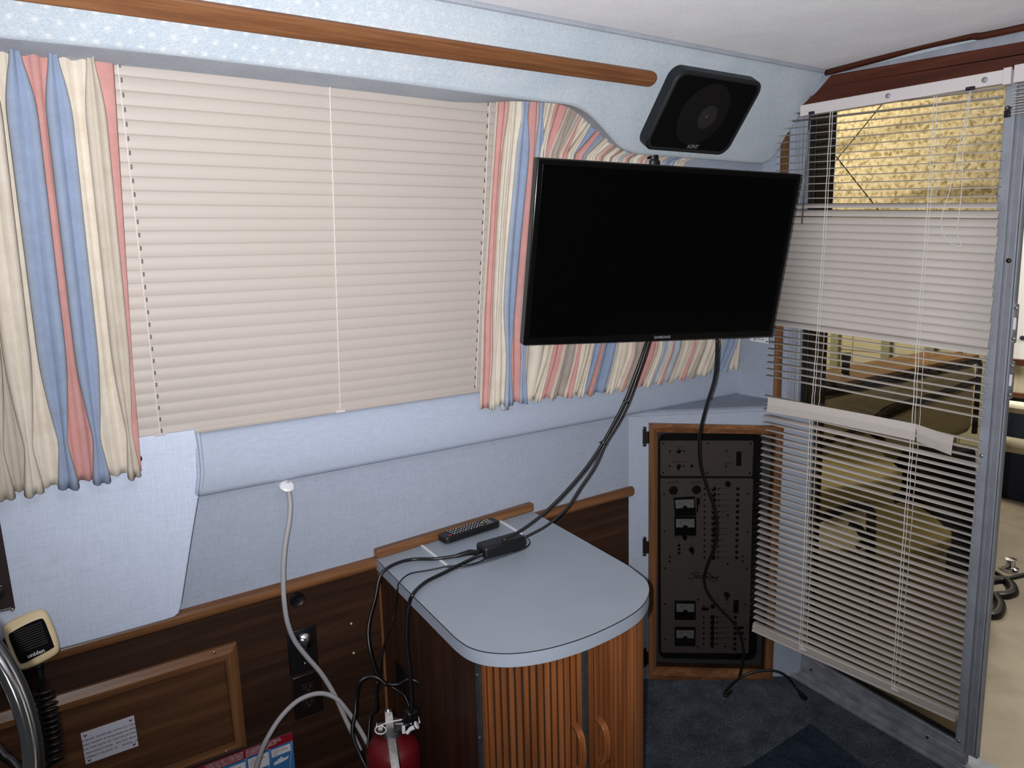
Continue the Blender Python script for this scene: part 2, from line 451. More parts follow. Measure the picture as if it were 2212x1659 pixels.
# --- side wall: lower wall, bolster, window wall (leaning in), walnut panelling, cap rail
zt0, zt1 = PY(114, 1393, D)[2], PY(1359, 1050, D)[2]
def trim_z(x): return zt0 + (zt1 - zt0) * (x - 0.035) / 1.577
zs = PY(900, 980.5, D)[2]             # seam under the bolster
zw = WBL[2]                            # bottom of the window
X0, X1 = -0.75, B + 0.03
mb = MB(); mb.prism([V(X0, D, trim_z(X0) - 0.03), V(X1, D, trim_z(X1) - 0.03), V(X1, D, 1.0), V(X0, D, 1.0)], (0, 0.03, 0))
struct(mb.build('wall_side', vinyl))
# window wall leaning inboard, with an opening behind the blind
def wp(u, z, off=0.0):
    t_ = (z - WBL[2]) / WV[2]; return V(u, WBL[1], WBL[2]) + WV * t_ - WN * off
def panel4(mb, u0, u1, z0, z1, off, th):
    mb.prism([wp(u0, z0, off), wp(u1, z0, off), wp(u1, z1, off), wp(u0, z1, off)], WN * th)
mb = MB(); zT = 1.95
panel4(mb, X0, 0.10, zs - 0.0, zT, 0, 0.03); panel4(mb, 1.30, X1, zs, zT, 0, 0.03)
panel4(mb, 0.10, 1.30, zs, 1.10, 0, 0.03); panel4(mb, 0.10, 1.30, 1.84, zT, 0, 0.03)
struct(mb.build('wall_side_upper', vinyl))
mb = MB(); panel4(mb, 0.10, 1.30, 1.10, 1.84, -0.025, 0.004)
wg = mb.build('window_1', doorglass); struct(wg)
# padded bolster between window and seam
prof = [(D + 0.001, zs + 0.012), (D - 0.004, zs + 0.003), (D - 0.012, zs), (D - 0.021, zs + 0.004), (D - 0.026, zs + 0.014),
        (D - 0.024, zs + 0.06), (D - 0.016, zw - 0.045), (D - 0.008, zw - 0.012), (D + 0.004, zw - 0.004), (D + 0.02, zw)]
bx0 = PY(431, 1070, D - 0.02)[0]; bx1 = B
mb = MB(); mb.prism([V(bx0, y, z) for y, z in prof], (bx1 - bx0, 0, 0))
o = mb.build('trim_2', vinyl3, smooth=True, angle=60); struct(o)
# welted end of the bolster
mb = MB(); ce = [PY(418, 930, D - 0.012), PY(424, 965, D - 0.02), PY(428, 1003, D - 0.024), PY(429, 1030, D - 0.027), PY(426, 1055, D - 0.026), PY(424.5, 1069, D - 0.02)]
mb.tube(spline(ce, 6), 0.0042, 8)
ce2 = [p + V(0.008, 0.003, 0) for p in ce]; mb.tube(spline(ce2, 6), 0.0042, 8)
struct(mb.build('trim_3', vinyl3, smooth='full'))
# big padded panel at the left
pp = [(417, 934), (423, 966), (427, 1003), (427, 1040), (422.5, 1075), (410, 1150), (396, 1240), (387, 1298), (382, 1316), (371, 1325), (350, 1331.5), (200, 1373), (45, 1414), (-120, 1458), (-420, 1538)]
pp = [PY(a, b_, D) for a, b_ in pp]
zpt = PY(380, 936, D - 0.024)[2] + 0.002
pp[0] = V(pp[0][0], D, zpt - 0.004)
pp += [V(pp[-1][0], D, zpt), V(pp[0][0] + 0.0005, D, zpt)]
mb = MB(); mb.prism(pp, (0, -0.024, 0))
padp = tag(mb.build('padded_wall_panel', vinyl2, bevel=0.006, seg=3), 'large pale blue padded vinyl panel on the wall below the left curtain', 'wall panel')
gq_ = [PY(a, b_, D) for a, b_ in [(423.5, 1075), (411, 1150), (397, 1240), (388, 1298), (383, 1316), (372, 1326)]]
gt = MB(); gt.tube([p + V(0.0022, -0.003, -0.001) for p in gq_], 0.0026, 6); gt.build('edge_gap_shade', groove_m, padp)  # dark tube along the panel edge, its colour standing in for the gap's shade
# cap rail
mb = MB()
for x0, x1 in ((X0, PY(1361, 1060, D)[0]),):
    n = 24; rows = []
    prof = [(0.0, 0.0), (-0.012, 0.001), (-0.019, -0.005), (-0.021, -0.013), (-0.018, -0.024), (-0.012, -0.030), (0.0, -0.031)]
    for i in range(n + 1):
        x = x0 + (x1 - x0) * i / n; rows.append([V(x, D + a, trim_z(x) + c_) for a, c_ in prof])
    mb.grid(rows); k = len(prof)
    mb.f.append(tuple(range(k))); mb.f.append(tuple(n * k + j for j in range(k)))
struct(mb.build('trim_4', wood_trim, smooth=True, angle=50))
# walnut panelling below
x1 = P0[0]
mb = MB(); mb.prism([V(X0, D, -0.3), V(x1, D, -0.3), V(x1, D, trim_z(x1) - 0.02), V(X0, D, trim_z(X0) - 0.02)], (0, 0.03, 0))
struct(mb.build('wall_side_lower', wood_pan))

# --- floor
fx = [(-0.8, 1.72), (2.2, 1.72), (2.2, -1.0), (-0.8, -1.0)]
mb = MB(); mb.prism([V(a, b_, floor_z(b_)) for a, b_ in fx], (0, 0, -0.03))
struct(mb.build('floor', carpet_m))
# darker loose carpet piece
cp = [(1835, 1549), (1990, 1659), (1640, 1720), (1380, 1650), (1600, 1659), (1700, 1610)]
cq = [PP(a, b_, FP + V(0, 0, 0.006), FN) for a, b_ in [(1752, 1561), (1985, 1745), (1560, 1800), (1500, 1690), (1620, 1650)]]
mb = MB(); mb.prism(cq[::-1], (0, 0, -0.008))
cm = carpet_m.copy(); cm.name = 'blue_carpet_dark'
for nd in cm.node_tree.nodes:
    if nd.type == 'VALTORGB' and len(nd.color_ramp.elements) == 3:
        for e, c_ in zip(nd.color_ramp.elements, ((32, 42, 54), (56, 68, 80), (92, 104, 115))): e.color = lin(c_)
tag(mb.build('carpet_mat', cm, bevel=0.003), 'darker blue carpet mat laid on the carpet by the sliding door', 'mat')

# --- diagonal corner cabinet carrying the electrical panel, and its shelf
def pn(a, z, off=0.0): return V(P0[0], D, 0) + PD31 * a + V(0, 0, z) - PN * off
Lp = (B - P0[0]) / PD31[0]
zsh = zs + 0.002
outer = [pn(0.0, -0.05), pn(Lp, -0.05), pn(Lp, zsh - 0.012), pn(0, zsh - 0.012)]
q_in = [(1412, 925), (1681, 929), (1657, 1456), (1410, 1449)]
def panp(px, py, off=0.0): return PP(px, py, V(P0[0], D, 0) - PN * off, PN)
hole = [panp(*q) for q in q_in]      # tl tr br bl
mb = MB()
o4 = [outer[3], outer[2], outer[1], outer[0]]
for i in range(4):
    j = (i + 1) % 4
    mb.prism([o4[i], o4[j], hole[j], hole[i]], PN * 0.02)
struct(mb.build('wall_corner', vinyl))
# rounded nose and shelf top
mb = MB(); nose = []
for k in range(7):
    a = math.radians(90 * k / 6); nose.append((0.028 * (1 - math.sin(a)), 0.028 * (1 - math.cos(a))))
rows = []
for s_ in (-0.02, Lp + 0.05):
    rows.append([pn(s_, zsh - 0.028, 0) ] + [pn(s_, zsh - n1, -n0 + 0.0) + PN * 0 for n0, n1 in []] + [pn(s_, zsh - 0.028 + 0.028 * math.sin(math.radians(15 * k)), -(0.028 - 0.028 * math.cos(math.radians(15 * k)))) for k in range(1, 7)])
mb.grid(rows)
struct(mb.build('trim_5', vinyl, smooth='full'))
mb = MB(); mb.prism([pn(-0.02, zsh, -0.026), pn(Lp + 0.02, zsh, -0.026), V(B, D, zsh), ], (0, 0, -0.015))
struct(mb.build('trim_15', vinyl))

# --- bulkhead (x = B): vinyl strip, wood strip, beam, frieze
def bk(px, py): return PX(px, py, B)
yA = bk(1702, 780)[1]
mb = MB(); mb.prism([V(B, D + 0.02, zsh - 0.0), V(B, yA, zsh), V(B, yA, 1.93), V(B, D + 0.02, 1.93)], (0.03, 0, 0))
mb.prism([V(B, pn(Lp, 0)[1], -0.1), V(B, 1.47, -0.1), V(B, 1.47, zsh), V(B, pn(Lp, 0)[1], zsh)], (0.03, 0, 0))
struct(mb.build('wall_bulkhead', vinyl))
ya, yb = bk(1676, 780)[1], bk(1691, 780)[1]
mb = MB(); mb.prism([V(B - 0.012, ya, zsh + 0.0), V(B - 0.012, yb, zsh), V(B - 0.012, yb, 1.9), V(B - 0.012, ya, 1.9)], (0.012, 0, 0))
struct(mb.build('trim_6', wood_trim_z, bevel=0.003))
# frieze above the beam, running on towards the right
mb = MB()
y0, y1_ = 1.50, -0.6
def bl_y(p, q, y):  # straight line through two traced points on the bulkhead, evaluated at y
    return p[2] + (q[2] - p[2]) * (y - p[1]) / (q[1] - p[1])
bt0, bt1 = bk(1788, 171), bk(2212, 97); bb0, bb1 = bk(1746, 224.5), bk(2188, 147)
mb.prism([V(B + 0.01, y0, 1.885), V(B + 0.01, y1_, 1.885), V(B + 0.01, y1_, 1.98), V(B + 0.01, y0, 1.98)], (0.03, 0, 0))
struct(mb.build('wall_bulkhead_top', soffit_m))
ysof = lambda z: 1.388 + (1.951 - z) * 0.75 - 0.002
ye, yt_ = ysof(1.865), ysof(1.93)
mb = MB(); mb.prism([V(B - 0.02, ye, bl_y(bb0, bb1, y0) - 0.01), V(B - 0.02, y1_, bl_y(bb0, bb1, y1_) - 0.01), V(B - 0.02, y1_, bl_y(bt0, bt1, y1_)), V(B - 0.02, ysof(1.98), bl_y(bt0, bt1, y0))], (0.032, 0, 0))
mb.prism([V(B - 0.034, ye, bl_y(bb0, bb1, y0) - 0.01), V(B - 0.034, y1_, bl_y(bb0, bb1, y1_) - 0.01), V(B - 0.034, y1_, bl_y(bt0, bt1, y1_) - 0.03), V(B - 0.034, ysof(1.955), bl_y(bt0, bt1, y0) - 0.03)], (0.016, 0, 0))
struct(mb.build('trim_7', wood_beam, bevel=0.004))
q = [bk(1790, 157), bk(1900, 128), bk(2000, 100), bk(2100, 79), bk(2212, 60)]
q = [p - AX * 0.014 - AZ * 0.002 for p in q]; q = q + [q[-1] + (q[-1] - q[0]) * 1.5]
struct(MB().tube(spline(q, 6), 0.0085, 10).build('trim_8', wood_beam, smooth='full'))
q = [V(B + 0.004, y, 1.951 + 0.002) for y in np.linspace(1.38, -0.6, 12)]
struct(MB().tube(q, 0.008, 8).build('trim_9', welt_m, smooth='full'))

# --- sliding door: sill, sash, glass, track posts
sl = [bk(1708.5, 1438.3), bk(2079.6, 1656.8)]; gl_ = [bk(1720, 1404.6), bk(2059, 1598.6)]
def sill_z(y): return bl_y(sl[0], sl[1], y)
def gb_z(y): return bl_y(gl_[0], gl_[1], y)
yL, yR = 1.452, bk(2156, 1184)[1]
mb = MB()
mb.prism([V(B - 0.03, 1.475, floor_z(1.475) - 0.03), V(B - 0.03, 0.62, floor_z(0.62) - 0.08), V(B - 0.03, 0.62, sill_z(0.62) - 0.004), V(B - 0.03, 1.475, sill_z(1.475) - 0.004)], (0.03, 0, 0))
mb.prism([V(B - 0.006, 1.475, sill_z(1.475) - 0.03), V(B - 0.006, 0.62, sill_z(0.62) - 0.03), V(B - 0.006, 0.62, sill_z(0.62)), V(B - 0.006, 1.475, sill_z(1.475))], (0.09, 0, 0))
mb.prism([V(B - 0.004, 1.44, sill_z(1.44) + 0.0), V(B - 0.004, yR, sill_z(yR)), V(B - 0.004, yR, sill_z(yR) + 0.008), V(B - 0.004, 1.44, sill_z(1.44) + 0.008)], (0.003, 0, 0))
struct(mb.build('door_1_sill', alu_d, bevel=0.002))
mb = MB()
mb.box((B + 0.02, (1.472 + 1.445) / 2, 0.98), (0.05, 0.027, 1.9)); mb.box((B + 0.012, 1.474, 0.98), (0.02, 0.006, 1.9)); mb.box((B - 0.002, 1.458, 0.98), (0.006, 0.004, 1.9))
mb.box((B + 0.012, 1.496, 1.35), (0.012, 0.04, 1.1))
mb.box((B + 0.02, 1.15, 1.91), (0.05, 0.7, 0.05))
struct(mb.build('door_1_frame', alu, bevel=0.0015))
ys1, ys0 = bk(2094, 1184)[1], bk(2118, 1184)[1]      # glass edge, outer edge of the right stile
sash = thing('door_1', 'sliding glass cabin door with aluminium frame behind the blind', 'door', (B + 0.02, 1.16, 0.1)); struct(sash)
mb = MB()
zg = lambda y: gb_z(y)
mb.prism([V(B + 0.004, 1.446, sill_z(1.446) + 0.002), V(B + 0.004, ys0, sill_z(ys0) + 0.002), V(B + 0.004, ys0, zg(ys0)), V(B + 0.004, 1.446, zg(1.446))], (0.028, 0, 0))
mb.prism([V(B - 0.001, 1.446, sill_z(1.446) + 0.018), V(B - 0.001, ys0, sill_z(ys0) + 0.018), V(B - 0.001, ys0, sill_z(ys0) + 0.036), V(B - 0.001, 1.446, sill_z(1.446) + 0.036)], (0.01, 0, 0))
mb.prism([V(B + 0.002, 1.446, zg(1.446) - 0.012), V(B + 0.002, ys1, zg(ys1) - 0.012), V(B + 0.002, ys1, zg(ys1)), V(B + 0.002, 1.446, zg(1.446))], (0.01, 0, 0))
mb.build('bottom_rail', alu_d, sash, bevel=0.002)
mb = MB(); mb.box((B + 0.018, (ys1 + ys0) / 2, 0.96), (0.03, ys1 - ys0, 1.84)); mb.build('right_stile', alu, sash, bevel=0.002)
mb = MB(); mb.prism([V(B + 0.018, 1.446, zg(1.446) - 0.006), V(B + 0.018, ys1 - 0.004, zg(ys1) - 0.006), V(B + 0.018, ys1 - 0.004, 1.90), V(B + 0.018, 1.446, 1.90)], (0.004, 0, 0))
mb.build('glass_pane', doorglass, sash)
mb = MB(); mb.prism([V(B + 0.012, 1.446, zg(1.446) - 0.002), V(B + 0.012, ys1, zg(ys1) - 0.002), V(B + 0.012, ys1, zg(ys1) + 0.012), V(B + 0.012, 1.446, zg(1.446) + 0.012)], (0.008, 0, 0))
mb.box((B + 0.016, 1.441, 1.0), (0.012, 0.01, 1.75))
mb.build('gasket', gasket, sash)
for px, py in ((1752, 1447), (2003, 1593)):
    screw(PX(px, py, B - 0.001), -AX, 0.0045, sash, dark_t)
for px, py in ((2071, 1601), (2120, 985)):
    screw(PX(px, py, B + 0.002), -AX, 0.005, sash, steel)
# track posts to the right of the sash
yy = [bk(2119, 1184)[1], bk(2126, 1184)[1], bk(2143, 1184)[1], bk(2148, 1184)[1], bk(2156, 1184)[1]]
tp = thing('door_1_track', 'grey aluminium track post at the open side of the sliding door', 'door track', (B, yy[2], 0.05)); struct(tp)
mb = MB(); mb.box((B + 0.008, (yy[0] + yy[4] + 0.008) / 2, 0.96), (0.016, yy[0] - yy[4] - 0.008, 1.86)); mb.build('post', alu2, tp, bevel=0.0015)
for y_, wd, dp in ((yy[0] - 0.001, 0.003, 0.012), (yy[2], 0.0035, 0.010), (yy[4] + 0.0085, 0.003, 0.009), (yy[1] - 0.001, 0.002, 0.003)):
    mb = MB(); mb.box((B - dp / 2 + 0.001, y_, 0.96), (dp, wd, 1.84)); mb.build('rib', alu, tp)
for (a, b_), (c_, d_) in (((2194, 655), (2191, 742)), ((2187, 780), (2181, 862))):
    e0, e1 = PX(a, b_, B - 0.002), PX(c_, d_, B - 0.002); y_ = (e0[1] + e1[1]) / 2; zc = (e0[2] + e1[2]) / 2; hh = e0[2] - e1[2]
    mb = MB(); mb.prism(rrect((B - 0.003, y_, zc), AY, AZ, 0.011, hh, 0.0052), (0.004, 0, 0)); lt = mb.build('latch_plate', steel, tp)
    mb = MB(); mb.box((B - 0.004, y_, zc), (0.002, 0.006, hh * 0.3)); mb.build('latch_slot', white_p, lt)
    for s_ in (-1, 1): screw((B - 0.003, y_, zc + s_ * hh * 0.38), -AX, 0.004, lt, steel)
screw(PX(2179, 563, B - 0.002), -AX, 0.006, tp, bronze)
# threshold of the open doorway
mb = MB(); mb.box((B + 0.035, 0.58, sill_z(0.8) - 0.03), (0.13, 0.56, 0.02)); mb.box((B + 0.0, 0.58, sill_z(0.8) - 0.014), (0.006, 0.56, 0.02)); mb.box((B + 0.05, 0.58, sill_z(0.8) - 0.014), (0.006, 0.56, 0.02))
struct(mb.build('door_2_sill', alu_d, bevel=0.001))

# ================================================================== SIDE WINDOW: blind, curtains, wood rail, speaker
blind = thing('venetian_blind', 'closed beige venetian blind covering the side window between the curtains', 'blind', W(700, 900, 0.02))
ul, ur = W(250, 500, 0.0)[0] - 0.03, W(1058, 500, 0.0)[0] + 0.028
zb0 = WBL[2] + 0.002; zb1 = 1.808
ns = 29; hh = (zb1 - zb0) / ns; mb = MB()
for i in range(ns):
    zc = zb0 + hh * (i + 0.5)
    rows = []; na = 6
    for k in range(na + 1):
        s_ = (k / na - 0.5)                                   # bottom -> top of one slat
        off = 0.010 - 0.007 * s_ * 1.0 + 0.0028 * (1 - (2 * s_) ** 2)
        zz = zc + s_ * hh * 1.22
        rows.append([wp(u_, zz, off) for u_ in np.linspace(ul, ur, 2)])
    mb.grid(rows)
    sag = 0
mb.build('slats', slat_m, blind, smooth='full')
mb = MB(); mb.prism([wp(ul, zb0 - 0.004, 0.016), wp(ur, zb0 - 0.004, 0.016), wp(ur, zb0 + 0.006, 0.016), wp(ul, zb0 + 0.006, 0.016)], WN * 0.016); mb.build('bottom_rail', slat_m, blind, bevel=0.002)
mb = MB(); mb.prism([wp(ul, zb1 + 0.003, 0.018), wp(ur, zb1 + 0.003, 0.018), wp(ur, zb1 + 0.03, 0.018), wp(ul, zb1 + 0.03, 0.018)], WN * 0.016); mb.build('headrail', rail_m, blind, bevel=0.002)
for (tx, ty), (bx, by), kind in (((253, 132), (346, 940), 'loop'), ((712, 183), (735, 884), 'cord'), ((1058, 217), (1028, 840), 'loop')):
    a, c_ = W(tx, ty, 0.0165), W(bx, by, 0.0165)
    pts = [a + (c_ - a) * k / 90 + AX * 0.0006 * math.sin(k * 2.1) for k in range(91)]
    MB().tube(pts, 0.0011 if kind == 'cord' else 0.0009, 6).build('ladder_cord', cord_m, blind)
    if kind == 'loop':
        mb = MB()
        for i in range(ns):
            zc = zb0 + hh * (i + 0.55); t_ = (zc - c_[2]) / (a[2] - c_[2]); p = c_ + (a - c_) * t_
            p = wp(p[0] + (0.004 if tx < 600 else -0.0035), zc, 0.0158)
            mb.box(p, (0.0028, 0.0012, 0.0085), (AX, WN, WV))
        mb.build('cord_slots', slot_m, blind)
for px, py in ((440, 938), (735, 888), (345, 941)):
    mb = MB(); mb.box(W(px, py, 0.02) if px != 440 else W(346, 939, 0.02), (0.022, 0.006, 0.004), (AX, WN, WV)); mb.build('cord_clip', rail_m, blind)

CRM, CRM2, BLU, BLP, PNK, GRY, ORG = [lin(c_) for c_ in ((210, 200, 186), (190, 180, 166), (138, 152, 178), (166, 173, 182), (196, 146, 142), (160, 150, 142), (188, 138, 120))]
def mixl(a, b_, t_): return tuple(a[i] * (1 - t_) + b_[i] * t_ for i in range(4))
def curtain(name, label, pleats, ends, zf, off, depth_, tb=0.10, tt=0.955, nr=46, group=None, wob=0.0):
    """pleats: (u_bottom, u_top, half width, front colour, edge colour, colour of the flat cloth to its right)"""
    rows = []; cols = []
    SH = [(-0.45, 0.0), (-0.85, 0.16), (-1.0, 0.45), (-0.93, 0.78), (-0.66, 1.0), (-0.34, 0.96), (-0.08, 0.72), (0.12, 0.74), (0.40, 0.98), (0.70, 1.0), (0.94, 0.74), (1.0, 0.42), (0.84, 0.15), (0.45, 0.0)]
    for r in range(nr + 1):
        t_ = r / nr; row = []; cc = []
        def wf(t_):
            if t_ < tb: return 0.30 + 0.48 * ((tb - t_) / tb) ** 0.9
            if t_ > tt: return 0.34 + 0.3 * ((t_ - tt) / (1 - tt))
            m_ = min((t_ - tb) / 0.24, (tt - t_) / 0.13, 1.0)
            return 0.30 + 0.70 * math.sin(m_ * math.pi / 2)
        wgt = wf(t_)
        def put(u_, dp, col): row.append((u_, dp)); cc.append(col)
        e0 = ends[0] + (ends[1] - ends[0]) * t_; e1 = ends[2](t_) if callable(ends[2]) else ends[2] + (ends[3] - ends[2]) * t_
        first = pleats[0]
        put(e0, 0.001, ends[4]); put(e0 + 0.004, 0.003, ends[4])
        prev = e0 + 0.004; pcol = ends[5] if len(ends) > 5 else ends[4]
        for k, (ub, ut, hw, fc, ec, nc) in enumerate(pleats):
            uc = (ut(t_) if callable(ut) else ub + (ut - ub) * t_) + wob * math.sin(7 * t_ + k * 1.7) * 0.004
            hw_ = hw * wgt * (1 - 0.25 * t_ * (1 if callable(ut) else 0))
            b0 = uc - hw_ * 0.45
            gap = b0 - prev; am = 0.0024 + 0.006 * max(0, min(1, (gap - 0.022) / 0.03))
            for q_ in (0.1, 0.22, 0.35, 0.5, 0.65, 0.78, 0.9):
                put(prev + gap * q_, am * math.sin(q_ * 11 + k * 2.3 + t_ * 2), pcol)
            for i, (su, sd) in enumerate(SH):
                asym = 1 + 0.18 * math.sin(k * 2.1 + t_ * 3.0)
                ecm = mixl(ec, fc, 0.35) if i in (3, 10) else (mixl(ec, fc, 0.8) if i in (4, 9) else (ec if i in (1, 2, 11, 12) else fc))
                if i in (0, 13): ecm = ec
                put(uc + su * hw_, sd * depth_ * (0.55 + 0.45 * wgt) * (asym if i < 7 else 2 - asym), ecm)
            prev = uc + hw_ * 0.45; pcol = nc
        for q_ in (0.1, 0.5, 0.9): put(prev + (e1 - prev) * q_, 0.0024 * math.sin(q_ * 9 + t_ * 2), pcol)
        put(e1, -0.004, ends[6] if len(ends) > 6 else pcol)
        z0_, z1_ = zf
        rr = []
        for i, (u_, dp) in enumerate(row):
            zb_ = z0_(u_); z_ = zb_ + (z1_ - zb_) * t_; of_ = off(u_, t_) if callable(off) else off
            if r == 0 and dp > 0.004: z_ -= dp * 0.25
            rr.append(wp(u_, z_, of_ + dp))
        rows.append(rr); cols += cc
    mb = MB(); mb.grid(rows)
    o = mb.build(name, curtain_m, smooth='full', colors=cols)
    md = o.modifiers.new('thick', 'SOLIDIFY'); md.thickness = 0.0012
    return tag(o, label, 'curtain', group)
def U(px, py): return W(px, py, 0.025)[0]
OFFC = 0.024
zl = W(150, 1036, 0.047)[2]
lp_ = []
for (bx, by, tx, ty, wpx, fc, ec, nc) in (
        (8, 1050, -112, 100, 24, CRM2, CRM, CRM), (70, 1042, -45, 105, 25, CRM, CRM2, CRM), (144, 1034, 31, 112, 27, BLU, BLP, PNK),
        (215, 1026, 113, 118, 24, BLU, BLP, CRM), (284, 1016, 193, 124, 19, CRM2, CRM, PNK)):
    lp_.append((U(bx, by), U(tx, ty), wpx * 0.00086, fc, ec, nc))
lp_[0] = lp_[0][:5] + (CRM2,)
lcur = curtain('curtain', 'pinch-pleated curtain striped cream, blue and pink left of the blind', lp_,
        (-0.28, -0.28, U(303, 1015), U(248, 128), CRM, CRM, ORG), (lambda u_: zl, 1.835), lambda u_, t_: 0.020 + 0.026 * max(0, 1 - t_ * 4.0), 0.026)
# fasteners beside and on the left curtain
o = MB().lathe([(0.0062, 0), (0.0066, 0.003), (0.0045, 0.006), (0.0045, 0.008), (0.003, 0.009), (0, 0.009)], W(312, 974, -0.004 + 0.006), -WN, 16).build('snap_fastener', chrome, smooth=True)
tag(o, 'small chrome snap stud on the wall at the lower corner of the left curtain', 'snap fastener')
MB().lathe([(0.0072, 0), (0.0066, 0.003), (0, 0.0035)], W(299, 991, OFFC + 0.0065), -WN, 16).build('snap_button', black, lcur, smooth=True)

rp = []
def zrb(u_):
    pts = [(1.05, W(1030, 880, 0.041)[2]), (1.16, W(1100, 866, 0.041)[2]), (1.30, W(1200, 852, 0.041)[2]), (1.45, W(1300, 843, 0.041)[2]), (1.6, W(1385, 829, 0.041)[2]), (1.75, W(1450, 817, 0.041)[2]), (1.9, W(1515, 804, 0.041)[2]), (2.1, W(1585, 792, 0.041)[2])]
    return float(np.interp(u_, [p[0] for p in pts], [p[1] for p in pts]))
tops = {0: 1100, 1: 1131, 2: 1174, 3: 1209}
data = [(1051, 877, 12, CRM, CRM2, CRM), (1086, 868, 22, BLU, BLP, PNK), (1120, 864, 17, BLU, BLP, CRM), (1152, 860, 16, CRM, CRM2, PNK),
        (1181, 856, 17, GRY, CRM, GRY), (1213, 851, 19, PNK, CRM, CRM), (1244, 848, 18, CRM, CRM2, BLU), (1264, 846, 13, PNK, ORG, BLU),
        (1302, 842, 16, CRM, CRM2, CRM), (1329, 838, 12, PNK, CRM, GRY), (1352, 834, 12, CRM, CRM2, PNK), (1383, 829, 16, CRM, CRM2, BLP),
        (1410, 824, 14, PNK, CRM, BLP), (1437, 819, 19, CRM, GRY, CRM), (1461, 814, 14, PNK, CRM, CRM), (1482, 809, 14, GRY, CRM2, CRM),
        (1508, 805, 16, CRM2, CRM, CRM), (1531, 802, 15, BLU, BLP, BLU), (1555, 798, 12, BLU, BLP, CRM), (1577, 793, 12, CRM2, CRM, CRM)]
for k, (bx, by, wpx, fc, ec, nc) in enumerate(data):
    ub = U(bx, by)
    if k in (0, 1, 2): ut = U(tops[k], 228)
    else: ut = (lambda t_, a=ub, k=k: float(np.interp(t_, [0, 0.12, 0.3, 0.42, 0.62, 0.82, 1.0], [a, min(2.075, a + 0.035 + 0.02 * (k > 8)), min(2.085, a + 0.075), a * 0.8 + 0.2 * (1.2 + (k - 3) * 0.031), a * 0.25 + 0.75 * (1.2 + (k - 3) * 0.031), 1.205 + (k - 3) * 0.031, 1.235 + (k - 3) * 0.058])))
    rp.append((ub, ut, wpx * 0.00148 * 0.56 * (1.05 if k < 3 else 1.0), fc, ec, nc))
rcur = curtain('curtain', 'pleated striped curtain bunched behind the television, reaching the corner', rp,
        (U(1029, 882), U(1073, 224), lambda t_: float(np.interp(t_, [0, 0.12, 0.3, 0.42, 0.62, 0.82, 1.0], [2.055, 2.09, 2.098, 2.02, 1.85, 1.715, 1.85])), 0, CRM2, PNK, CRM2), (zrb, 1.835), lambda u_, t_: (0.004 + 0.018 * max(0, min(1, (1.32 - u_) / 0.2))) + (0.040 - (0.004 + 0.018 * max(0, min(1, (1.32 - u_) / 0.2)))) * max(0, 1 - t_ * 3.2), 0.017, tb=0.16, tt=0.93, wob=1.0)
# curtain tape peeping out under the right curtain
tb_ = W(1086, 877, 0.02); pts = [tb_ + V(0.0, 0, 0.03), tb_ + V(0.001, -0.004, -0.004), tb_ + V(0.004, -0.009, -0.012), tb_ + V(0.005, -0.012, 0.0)]
mb = MB(); rows = []
for k in range(9):
    a = math.pi * k / 8; rows.append([tb_ + V(-0.012, -0.004 - 0.005 * math.sin(a), -0.006 - 0.011 * math.sin(a) + 0.02 * (1 - k / 8)), tb_ + V(0.012, -0.004 - 0.005 * math.sin(a), -0.006 - 0.011 * math.sin(a) + 0.02 * (1 - k / 8))])
mb.grid(rows); o = mb.build('curtain_tape', white_c, smooth='full'); md = o.modifiers.new('t', 'SOLIDIFY'); md.thickness = 0.003
attach(o, rcur)
MB().lathe([(0.0072, 0), (0.0066, 0.003), (0, 0.0035)], W(1161, 843, OFFC + 0.004), -WN, 16).build('snap_button', black, rcur, smooth=True)

# wood rail on the soffit
a0, a1 = S(67, 0, 0), S(740, 93, 0); t0_, t1_ = float((a0 - SA).dot(SV)), float((a1 - SA).dot(SV))
c0, c1 = S(439, 0, 0), S(740, 46.6, 0); s0, s1 = float((c0 - SA).dot(SV)), float((c1 - SA).dot(SV))
def tl(x, xa, ta, xb, tb2): return ta + (tb2 - ta) * (x - xa) / (xb - xa)
rx1 = S(1412, 167)[0]; lo_b = lambda x: tl(x, a1[0], t1_, S(1395, 183.5)[0], float((S(1395, 183.5) - SA).dot(SV))); hi_b = lambda x: tl(x, c1[0], s1, S(1395, 149.5)[0], float((S(1395, 149.5) - SA).dot(SV)))
poly = []
xa = rx1 - 0.02
poly.append((-0.9, hi_b(-0.9))); poly.append((xa, hi_b(xa)))
tm, hr = (hi_b(xa) + lo_b(xa)) / 2, (lo_b(xa) - hi_b(xa)) / 2
for k in range(1, 9):
    a = math.pi * (-0.5 + k / 9); poly.append((xa + 0.022 * math.cos(a), tm + hr * math.sin(a)))
poly.append((xa, lo_b(xa))); poly.append((-0.9, lo_b(-0.9)))
mb = MB(); mb.prism([sp3(a, t_, 0.0) for a, t_ in poly], -SN * 0.014)
tag(mb.build('grab_rail', wood_rail, bevel=0.004, seg=3), 'long flat teak rail with a rounded end running along the soffit', 'wood rail')

